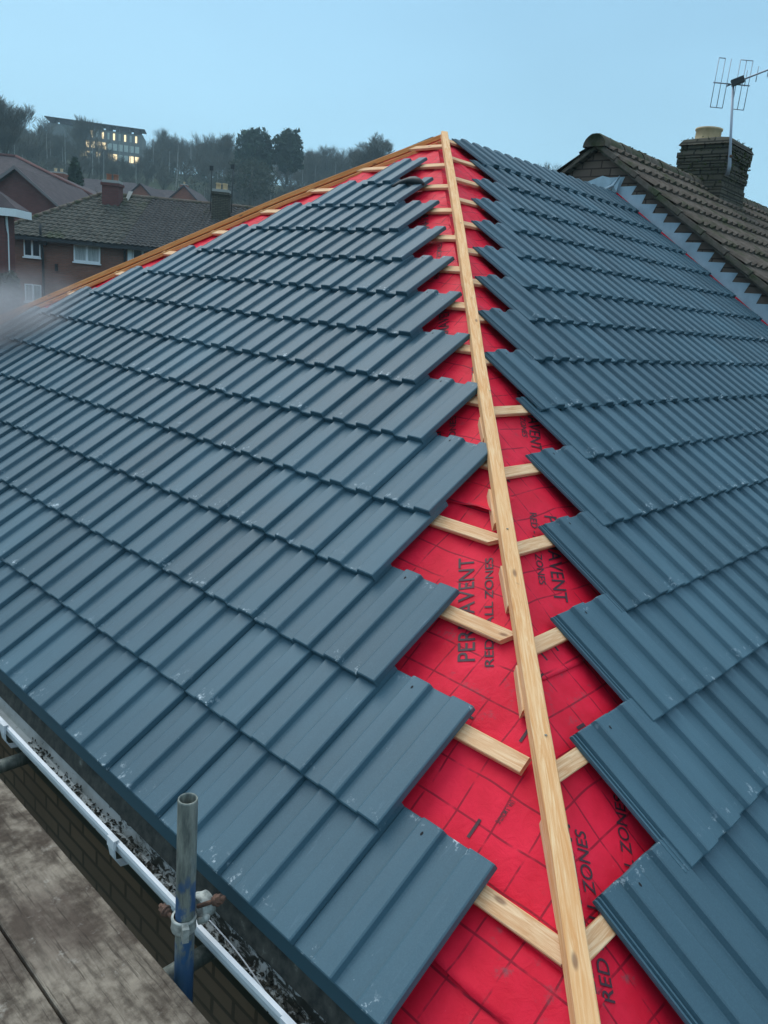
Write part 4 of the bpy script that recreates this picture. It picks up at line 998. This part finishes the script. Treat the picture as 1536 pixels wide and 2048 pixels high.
mb = MB(); mb.poly([(cx-.50, 2.84, Zr-1.02), (cx+.50, 2.84, Zr-1.02), (cx+.44, 2.86, Zr-.78), (cx-.44, 2.86, Zr-.78)], (0, .03, 0)); mb.poly([(cx+.42, 2.84, Zr-.98), (cx+.50, 2.84, Zr-1.02), (cx+.72, 3.9, Zr+.18), (cx+.52, 3.9, Zr+.18)], (0, .02, .03)); mb.build('chimney_flashing', M_CONC, hA)
hB = bgthing('terraced_house', 'brick terraced house with plain dark grey roof and aerial poles beside its chimney', 'house', 0, D1, 0, 'houses across the road')
Xend = at(520, 500, D1)[0]+2
rB = roof_slope_bg(hB, Xsplit+.01, Xend, Ze+.02, Zr-.02, 4.0, False, M_FARTILE2, PAN, .22, .22)
mb = MB(); x = Xsplit+.1
while x < Xend-.1:
    vs = []
    for xx in (0, .44):
        for i in range(7): a = math.pi*i/6; vs.append((x+xx, 4.0-.14*math.cos(a), Zr-.05+.15*math.sin(a)))
    mb.add(vs, [(i, i+1, 8+i, 7+i) for i in range(6)]); x += .45
mb.build('ridge_tiles', M_OLD, rB)
mb = MB(); mb.box((Xp+.004, .02, gz), (Xend-.3, 8.0, Ze-.05)); mb.build('wall', M_BRICK_RED, hB)
mb = MB(); mb.box((Xp, -.42, Ze-.15), (Xend, -.32, Ze-.01)); mb.build('gutter', M_DARK, hB)
mb = MB(); xd = at(251, 500, D1)[0]; mb.tube([(xd, -.10, gz), (xd, -.10, Ze-.1)], .05, 8); mb.build('drainpipe', M_DARK, hB)
x0, x1, z0, z1 = wrect(266, 498, 306, 535); add_window(hB, x0, x1, z0, z1, 1)
mb = MB(); a0, a1, b0, b1 = wrect(256, 495, 264, 540); mb.box((a0, -.05, b0), (a1, -.002, b1)); mb.build('white_panel', M_FRAME, hB)
cx2, _ = at(444, 420, D1+3); cB = pchimney(hB, cx2, 2.8, .74, .6, Ze+1.4, at(444, 380, D1+2.8)[1], M_SOOT, 2, M_POT)
mb = MB()
for ax, hh in ((-.42, .95), (.55, 1.1)):
    zt_ = at(444, 380, D1+2.8)[1]; mb.tube([(cx2+ax, 2.5, zt_-1.0), (cx2+ax, 2.5, zt_+hh)], .022, 5); mb.box((cx2+ax-.09, 2.45, zt_+hh-.20), (cx2+ax+.07, 2.55, zt_+hh))
mb.build('aerial_masts', M_DARK, cB)
mb = MB(); mb.poly([(cx2-.52, 2.44, Zr-1.25), (cx2+.52, 2.44, Zr-1.25), (cx2+.44, 2.46, Zr-.95), (cx2-.44, 2.46, Zr-.95)], (0, .03, 0)); mb.build('chimney_flashing', M_CONC, hB)

# --- plum brick gable house behind on the left
D2 = 47.0; ga = at(34, 333, D2); gr = at(128, 417, D2)
hG = bgthing('gable_house', 'plum brick house end with steep plain gable at the left edge', 'house', ga[0], D2, 0, 'gabled houses beyond')
hw = gr[0]-ga[0]; rise = ga[1]-gr[1]; zE = ga[1]-rise
mb = MB(); mb.poly([(-hw, 0, gz), (-hw, 0, zE), (0, 0, ga[1]-.12), (hw-.1, 0, zE), (hw-.1, 0, gz)], (0, 9, 0)); mb.build('wall', M_BRICK_DK, hG)
mb = MB()
for s in (-1, 1):
    mb.poly([(0, -.3, ga[1]), (s*(hw+.25), -.3, zE-.22), (s*(hw+.25), -.3, zE-.38), (0, -.3, ga[1]-.17)], (0, 9.5, 0))
mb.build('roof', M_SLATE, hG)
mb = MB()
for s in (-1, 1): mb.poly([(0, -.34, ga[1]+.03), (s*(hw+.27), -.34, zE-.20), (s*(hw+.27), -.34, zE-.36), (0, -.34, ga[1]-.17)], (0, .035, 0))
mb.build('bargeboard', new_mat('grey bargeboard', (.20, .18, .18), .8)[0], hG)
# --- big roof behind it
D3 = 62.0; p0 = at(20, 309, D3+5); p1 = at(182, 384, D3)
hH = bgthing('hipped_roof_house', 'large dark hipped roof rising behind the plum brick gable', 'house', p0[0], D3, 0, 'gabled houses beyond')
zz0 = p1[1]-.6; xx1 = p1[0]-p0[0]+1.0
mb = MB(); mb.box((-12, .3, -2), (xx1-.4, 11.5, zz0)); mb.build('wall', M_BRICK_DK, hH)
mb = MB(); mb.add([(-14, 0, zz0), (xx1, 0, zz0), (0, 6, p0[1]), (-8, 6, p0[1]), (xx1, 12, zz0), (-14, 12, zz0)], [(0, 1, 2, 3), (1, 4, 2), (4, 5, 3, 2), (5, 0, 3)]); mb.build('roof', M_SLATE, hH)
mb = MB(); mb.tube([(0, 6, p0[1]+.03), (xx1, 0, zz0+.03)], .13, 6); mb.tube([(0, 6, p0[1]+.03), (-8, 6, p0[1]+.03)], .13, 6); mb.build('ridge_tiles', M_BRICK_DK, hH)
cx3, cz3 = at(124, 355, D3+9)
hI = bgthing('distant_chimney_house', 'small roof with buff chimney pots just left of the dark conifer', 'house', cx3, D3+9, 0, 'gabled houses beyond')
mb = MB(); mb.poly([(-4, 0, -1), (4.5, 0, -1), (4.5, 0, cz3-1.9), (0, 0, cz3-.3), (-4, 0, cz3-1.9)], (0, 6, 0)); mb.build('wall', M_BRICK_DK, hI)
mb = MB(); mb.poly([(0, -.2, cz3-.1), (4.9, -.2, cz3-2.0), (4.9, -.2, cz3-2.12), (0, -.2, cz3-.28), (-4.4, -.2, cz3-2.12), (-4.4, -.2, cz3-2.0)], (0, 6.4, 0)); mb.build('roof', M_SLATE, hI)
pchimney(hI, -.1, -.4, 1.2, .7, cz3-2, cz3+.35, M_BRICK_OR, 2, M_POT)
# --- near corner of another house at the very left edge
D4 = 29.0; e0 = at(29, 424, D4); e1 = at(-6, 391, D4+1)
hJ = bgthing('corner_house', 'corner of a house with white gutter and downpipe cut by the left edge', 'house', e0[0], D4, 0, 'houses across the road')
mb = MB(); mb.box((-9, .15, gz-1), (-.45, .9, e0[1]-.1)); mb.build('wall', M_BRICK_DK, hJ)
mb = MB(); mb.add([(-9.5, 0, e0[1]+.12), (.05, 0, e0[1]+.12), (-.9, .6, e0[1]+.75), (-9.5, .6, e0[1]+.75), (.05, 1.1, e0[1]+.12), (-9.5, 1.1, e0[1]+.12)], [(0, 1, 2, 3), (1, 4, 2), (4, 5, 3, 2)]); mb.build('roof', M_SLATE, hJ)
mb = MB(); mb.box((-9.5, -.1, e0[1]-.16), (.1, .0, e0[1]+.10)); mb.box((.0, .004, e0[1]-.16), (.1, 1.1, e0[1]+.10)); mb.build('gutter', M_FRAME, hJ)
mb = MB(); xq = at(3, 450, D4)[0]-e0[0]; mb.tube([(-.35, .1, e0[1]-.1), (xq, .42, e0[1]-.75), (xq, .42, gz-1)], .05, 8); mb.build('downpipe', M_FRAME, hJ)

# --- far row of roofs below the wood
def far_house(px, py, D, w, rise, mat_w, mat_r, label, dep=8, chim=False, gable=True):
    X, Z = at(px, py, D)
    h = bgthing('distant_house', label, 'house', X, D, 0, 'far houses below the wood'); g_ = min(ground_z(X, D), Z-rise-2.5)
    if gable:
        mb = MB(); mb.poly([(-w/2, 0, g_), (w/2, 0, g_), (w/2, 0, Z-rise), (0, 0, Z-.1), (-w/2, 0, Z-rise)], (0, dep, 0)); mb.build('wall', mat_w, h)
        mb = MB(); mb.poly([(-w/2-.3, -.2, Z-rise-.2), (0, -.2, Z), (w/2+.3, -.2, Z-rise-.2), (w/2+.3, -.2, Z-rise-.35), (0, -.2, Z-.16), (-w/2-.3, -.2, Z-rise-.35)], (0, dep+.4, 0)); mb.build('roof', mat_r, h)
    else:
        mb = MB(); mb.box((-w/2, 0, g_), (w/2, dep, Z-rise)); mb.build('wall', mat_w, h)
        mb = MB(); a, b = w/2+.3, Z-rise-.05
        mb.add([(-a, -.3, b), (a, -.3, b), (w/2-1.5, dep/2, Z), (-w/2+1.5, dep/2, Z), (a, dep+.3, b), (-a, dep+.3, b)], [(0, 1, 2, 3), (1, 4, 2), (4, 5, 3, 2), (5, 0, 3)]); mb.build('roof', mat_r, h)
        for xx in (-w/4, w/4): add_window(h, xx-.6, xx+.6, Z-rise-1.7, Z-rise-.6, 1, y=0)
    if chim: pchimney(h, w*.18, dep/2, .9, .6, Z-1.2, Z+.9, M_BRICK_OR, 1, M_POT)
far_house(281, 366, 92, 5.6, 2.7, M_BRICK_OR, M_SLATE, 'small orange brick gable seen over the terrace ridge beside its chimney')
far_house(368, 370, 95, 5.6, 2.6, M_BRICK_OR, M_SLATE, 'second small orange brick gable further right over the grey roof')
far_house(322, 372, 104, 10, 2.4, M_BRICK_RED, M_SLATE, 'dark slate roof between the two orange brick gables', chim=True, gable=False)
far_house(190, 352, 118, 12, 2.8, M_BRICK_RED, M_SLATE, 'pale fronted far house right of the dark conifer', gable=False)
far_house(415, 395, 84, 9, 2.2, M_BRICK_RED, M_SLATE, 'low dark roof just left of the aerial chimney', gable=False)
far_house(492, 408, 70, 9, 2.0, M_BRICK_RED, M_SLATE, 'dark roof right of the aerial chimney above the orange batten', chim=False, gable=False)
far_house(252, 362, 128, 9, 2.8, M_BRICK_RED, M_FARTILE, 'brown roofed far house behind the terrace chimney', gable=False)

# --- long building with lit windows on the hilltop
D5 = 205.0; q0, q1 = at(95, 240, D5), at(292, 268, D5+18)
sch = bgthing('hilltop_building', 'long pale building with rows of lit windows behind bare trees on the hilltop', 'building', q0[0], D5, 0)
Lb = (q1[0]-q0[0])*1.22; zt = (q0[1]+q1[1])/2-1.5; zb = zt-9.5
ang = math.atan2(5, Lb); MS = Matrix.Rotation(ang, 4, 'Z')
mb = MB(); mb.box((0, 0, zb-6), (Lb, 9, zt), MS); mb.build('wall', new_mat('pale render', (.18, .19, .18), .9)[0], sch)
mb = MB(); mb.box((-.6, -.8, zt+1.1), (Lb+.5, 5, zt+1.25), MS)
x = .5; i = 0
while x < Lb-2: mb.box((x, -.3, zt+.01), (x+(1.0, 3.2, 1.5, 2.4)[i % 4], 5, zt+1.09), MS); x += (2.3, 4.2, 2.8, 3.6)[i % 4]; i += 1
mb.build('roof', M_SLATE, sch)
mlit = bpy.data.materials.new('lit window'); mlit.use_nodes = True; n_, l_ = nodes(mlit); n_.clear()
eo = n_.new('ShaderNodeOutputMaterial'); em = n_.new('ShaderNodeEmission'); em.inputs[0].default_value = (1, .80, .46, 1); em.inputs[1].default_value = 1.3; l_.new(em.outputs[0], eo.inputs[0])
mdim, _ = new_mat('dim glass', (.50, .56, .50), .3)
for fl in range(3):
    k = 0; x = Lb*.33
    while x < Lb-1.6:
        z0 = zt-2.0-fl*2.35; lit = (fl == 0 and k % 4 in (0, 2)) or (fl > 0 and random.random() < .55)
        mb = MB(); mb.box((x, -.12, z0), (x+(.42 if fl == 0 else .95), -.01, z0+1.5), MS); mb.build('window', mlit if lit else mdim, sch)
        x += 1.3; k += 1

# ------------------------------------------------------------------ trees
def bare_tree_mesh(seed, H=11, spread=.55, wide=False, levels=5, tw=.014):
    rnd = random.Random(seed); T = MB(); Cn = MB()
    def br(p, d, L, r, lv):
        n = 3; pts = [p]; q = p.copy(); dd = d.copy()
        for i in range(n):
            dd = (dd+Vector((rnd.uniform(-1, 1), rnd.uniform(-1, 1), rnd.uniform(-.3, .8)))*.16).normalized(); q = q+dd*L/n; pts.append(q.copy())
        rr = [r*(1-.45*i/n) for i in range(n+1)]
        (T if lv <= 1 else Cn).tube(pts, rr, 5 if lv < 2 else 3, cap=False, smooth=False)
        if lv >= levels: return
        k = (4, 5, 4, 4, 4, 3)[lv]
        for i in range(k):
            t = .35+.65*(i+rnd.random()*.6)/k if lv else .38+.6*(i+.3)/k; ip = min(n-1, int(t*n)); bp_ = pts[ip].lerp(pts[ip+1], min(1, t*n-ip))
            a = rnd.random()*6.283; s = spread*(1.0+.45*rnd.random())*(1.35 if wide and lv < 2 else 1)
            side = Vector((math.cos(a), math.sin(a), 0)); nd = (dd*(1-s*.45)+side*s+Vector((0, 0, .30))).normalized()
            br(bp_, nd, L*(.60+.15*rnd.random()), max(tw, r*.52), lv+1)
        br(pts[-1], dd, L*.62, max(tw, r*.5), lv+1)
    br(Vector((0, 0, -.5)), Vector((0, 0, 1)), H*.40, H*.017, 0)
    return T, Cn
def make_tree(name, label, X, D, H, seed, group, wide=False, levels=5, base=None, tw=.014, spread=.55):
    z = base if base is not None else ground_z(X, D)
    t = bgthing(name, label, 'tree', X, D, z, group)
    T, Cn = bare_tree_mesh(seed, H, spread, wide, levels, tw)
    T.build('trunk', M_BARK, t); Cn.build('crown', M_BARK, t); return t
def dup(root, loc, rz, sc, label=None):
    r = root.copy(); C.objects.link(r); r.location = loc; r.rotation_euler = (0, 0, rz); r.scale = (sc, sc, sc)
    if label: r['label'] = label
    for chd in list(root.children):
        c = chd.copy(); C.objects.link(c); c.parent = r
    return r
GRP = 'bare trees along the hilltop'
LBL = 'leafless tree in the grey wood along the hilltop skyline'
protos = []
for s in range(4):
    X, Z = at((330, 420, 620, 690)[s], 300, 190); protos.append(make_tree('bare_tree', LBL, X, 190, 11, 40+s, GRP, levels=5, tw=.013))
def on_hill(px, D): return at(px, 300, D)[0]
rr = random.Random(5)
for i in range(58):
    px = 4+i*13.8+rr.uniform(-6, 6); D = rr.uniform(185, 235)
    if 140 < px < 300: D = rr.uniform(226, 245)
    X = on_hill(px, D); g_ = ground_z(X, D); topy = 250+px*.055+rr.uniform(-14, 16)
    if 140 < px < 300: topy += 14
    zt_ = at(px, topy, D)[1]; sc = max(.55, min(1.25, (zt_-g_)/11.5))
    dup(protos[i % 4], BG @ Vector((X, D, zt_-11.5*sc)), rr.random()*6.28, sc)
# trees one can single out
def single(px, pytop, D, H, seed, label, wide=False, levels=6, tw=.016, spread=.55):
    X, zt_ = at(px, pytop, D); make_tree('bare_tree', label, X, D, H, seed, GRP, wide, levels, zt_-H*.98, tw, spread)
for px_, py_, d_, h_ in ((100, 246, 172, 10), (118, 258, 168, 9), (136, 256, 176, 9), (152, 268, 170, 8), (172, 286, 160, 8), (196, 298, 158, 7), (214, 280, 165, 8), (222, 303, 155, 7), (246, 300, 158, 7), (268, 306, 156, 7), (290, 296, 160, 8), (304, 280, 168, 8), (80, 246, 175, 10), (62, 244, 178, 10)):
    zt_ = at(px_, py_, d_)[1]; dup(protos[px_ % 4], BG @ Vector((at(px_, py_, d_)[0], d_, zt_-11.5*h_/11)), px_*1.3, h_/11)
single(748, 258, 150, 10, 77, 'broad rounded bare tree just left of the roof peak', True, 6, .014, .68)
single(4, 182, 120, 13, 78, 'tall bare tree cut by the left edge of the view', False, 6, .015)
single(184, 222, 175, 13, 79, 'tall thin bare tree in front of the lit building', False, 5, .018, .40)
single(450, 248, 170, 10, 84, 'slender bare tree left of the dark evergreens', False, 5, .016, .45)
single(1092, 303, 60, 5.5, 80, 'bare tree top showing over the ridge left of the old roof', False, 5, .010)
single(1512, 385, 60, 5, 81, 'bare tree top showing over the mossy ridge right of the chimney', False, 5, .010)
single(1068, 318, 66, 5, 83, 'smaller bare tree top beside the one over the ridge', False, 5, .010)

def foliage(rnd, cx, cz, rx, rz, n, size, ry=None, cone=False):
    mb = MB(); ry = ry or rx
    for i in range(n):
        while True:
            a, b, c = rnd.uniform(-1, 1), rnd.uniform(-1, 1), rnd.uniform(-1, 1)
            if cone:
                if a*a+b*b < ((1-c)/2)**1.1 and a*a+b*b > ((1-c)/2)**2*.25: break
            elif .25 < a*a+b*b+c*c < 1+.9*noise.noise(Vector((a*2.3+cz, b*2.3, c*2.3+n))): break
        p = Vector((cx+a*rx, b*ry, cz+c*rz)); s = size*(.5+rnd.random())
        q = [p+Vector((rnd.uniform(-s, s), rnd.uniform(-s, s), rnd.uniform(-s, s))) for _ in range(3)]; mb.add(q, [(0, 1, 2)])
    return mb
def evergreen(px, pyt, pyb, D, wpx, label, seed, cone=False, n=2600, size=.32, mat=None):
    X, z1 = at(px, pyt, D); _, z0 = at(px, pyb, D); rx = wpx/2*D/FPX; t = bgthing('evergreen_tree', label, 'tree', X, D, z0, 'dark evergreens')
    h = z1-z0; rnd = random.Random(seed)
    fm = foliage(rnd, 0, h*.52, rx, h*.52, n, size, cone=cone); fm.build('crown', mat or M_EVER, t)
    mb = MB(); mb.tube([(0, 0, -2), (0, 0, h*.5), (.1, 0, h*.85)], [.3, .2, .06], 8); mb.build('trunk', M_BARK, t)
evergreen(512, 262, 355, 150, 70, 'broad dark evergreen tree on the skyline, left one of the pair', 1, n=4200, size=.42)
evergreen(580, 262, 345, 150, 50, 'narrower dark evergreen tree on the skyline, right one of the pair', 2, n=3600, size=.42)
evergreen(150, 315, 372, 74, 28, 'small dark cone shaped conifer beyond the plum gable roof', 3, cone=True, n=2600, size=.16)
evergreen(505, 320, 400, 120, 95, 'low dull green bushy tree in front of the evergreen pair', 5, n=3200, size=.22, mat=M_SCRUB)
evergreen(16, 546, 625, 27, 44, 'grey rounded shrub in the steam at the left edge', 6, n=3000, size=.07, mat=M_SCRUB)
evergreen(1533, 425, 445, 30, 24, 'small shrub top behind the mossy ridge at the right edge', 7, n=500, size=.05)

# the wood on the hillside reads as one mass
def wood():
    rnd = random.Random(11); V = []; F = []
    T = [bare_tree_mesh(90+s, 9, .55, True, 4, .024) for s in range(4)]
    mb = MB()
    for i in range(300):
        px = rnd.uniform(-60, 1000); D = rnd.uniform(112, 225)
        if 130 < px < 305 and D > 150 and rnd.random() < .9: continue
        X = at(px, 300, D)[0]; z = ground_z(X, D)
        t, c = T[i % 4]; sc = rnd.uniform(.6, 1.05); a = rnd.random()*6.28; M = BG @ Matrix.Translation((X, D, z)) @ Matrix.Rotation(a, 4, 'Z') @ Matrix.Scale(sc, 4)
        for q in (t, c):
            o = len(mb.v); mb.v += [tuple(M @ Vector(p)) for p in q.v]; mb.f += [[o+j for j in f] for f in q.f]
            mb.uv += q.uv; mb.mi += q.mi; mb.sm += q.sm
    for i in range(110):                                                   # pale birch stems among them
        px = rnd.uniform(-40, 900); D = rnd.uniform(105, 200)
        X = at(px, 300, D)[0]; z = ground_z(X, D); p = BG @ Vector((X, D, z)); h_ = rnd.uniform(5, 9); a = rnd.uniform(-.5, .5)
        mb.tube([p, p+Vector((a*.5, a*.3, h_*.5)), p+Vector((a, a, h_))], [.09, .07, .03], 4, 1, False)
    o = mb.build('hillside_wood', [M_BARK, new_mat('birch bark', (.30, .30, .27), .9)[0]]); tag(o, 'grey bare winter wood covering the hillside', 'wood', None, 'stuff')
    mb = MB()
    for i in range(260):
        px = rnd.uniform(-60, 1000); D = rnd.uniform(100, 215); X = at(px, 300, D)[0]; z = ground_z(X, D); r = rnd.uniform(1.2, 3.0)
        if D > 150 and 130 < px < 305: continue
        for j in range(130):
            a, b, c = rnd.gauss(0, .5), rnd.gauss(0, .5), abs(rnd.gauss(0, .5)); p = BG @ Vector((X+a*r, D+b*r, z+c*r*1.3)); s = .30
            mb.add([p+Vector((rnd.uniform(-s, s), rnd.uniform(-s, s), rnd.uniform(-s, s*1.5))) for _ in range(3)], [(0, 1, 2)])
    tag(mb.build('undergrowth', M_SCRUB), 'dull green undergrowth between the hillside trees', 'undergrowth', None, 'stuff')
wood()

# ------------------------------------------------------------------ air: haze box and a puff of steam
def vol_box(name, a, b, dens, col, M=None, shader=None):
    mb = MB(); mb.box(a, b, M); m = bpy.data.materials.new(name); m.use_nodes = True; n, l = nodes(m); n.clear()
    o = n.new('ShaderNodeOutputMaterial'); v = n.new('ShaderNodeVolumePrincipled'); v.inputs['Density'].default_value = dens; v.inputs['Color'].default_value = (*col, 1)
    l.new(v.outputs[0], o.inputs['Volume'])
    if shader: shader(m, v)
    return mb.build(name, m)
HAZE = vol_box('haze', (-1000, -1000, -14), (1000, 1000, 75), .0010, (.62, .88, .98))
tag(HAZE, 'pale blue dusk haze over the valley', 'haze', None, 'stuff')
def steam_sh(m, v):
    n, l = nodes(m); t = n.new('ShaderNodeTexCoord'); mp_ = n.new('ShaderNodeMapping'); l.new(t.outputs['Generated'], mp_.inputs[0])
    mp_.inputs['Location'].default_value = (-.5, -.5, -.5)
    g = n.new('ShaderNodeVectorMath'); g.operation = 'LENGTH'; l.new(mp_.outputs[0], g.inputs[0])
    d = math_node(m, 'SUBTRACT', 1.0, ramp(m, g.outputs['Value'], .05, .5))
    z = noise_node(m, 1.6, 4, 'Object'); f = math_node(m, 'MULTIPLY', math_node(m, 'MULTIPLY', d, ramp(m, z, .35, .75)), 6.5)
    l.new(f, v.inputs['Density'])
ST = vol_box('steam', (.35, 4.65, .15), (1.75, 6.35, 1.25), .5, (.95, .96, 1.0), None, steam_sh)
tag(ST, 'wisp of white steam drifting over the far corner of the roof', 'steam', None, 'stuff')
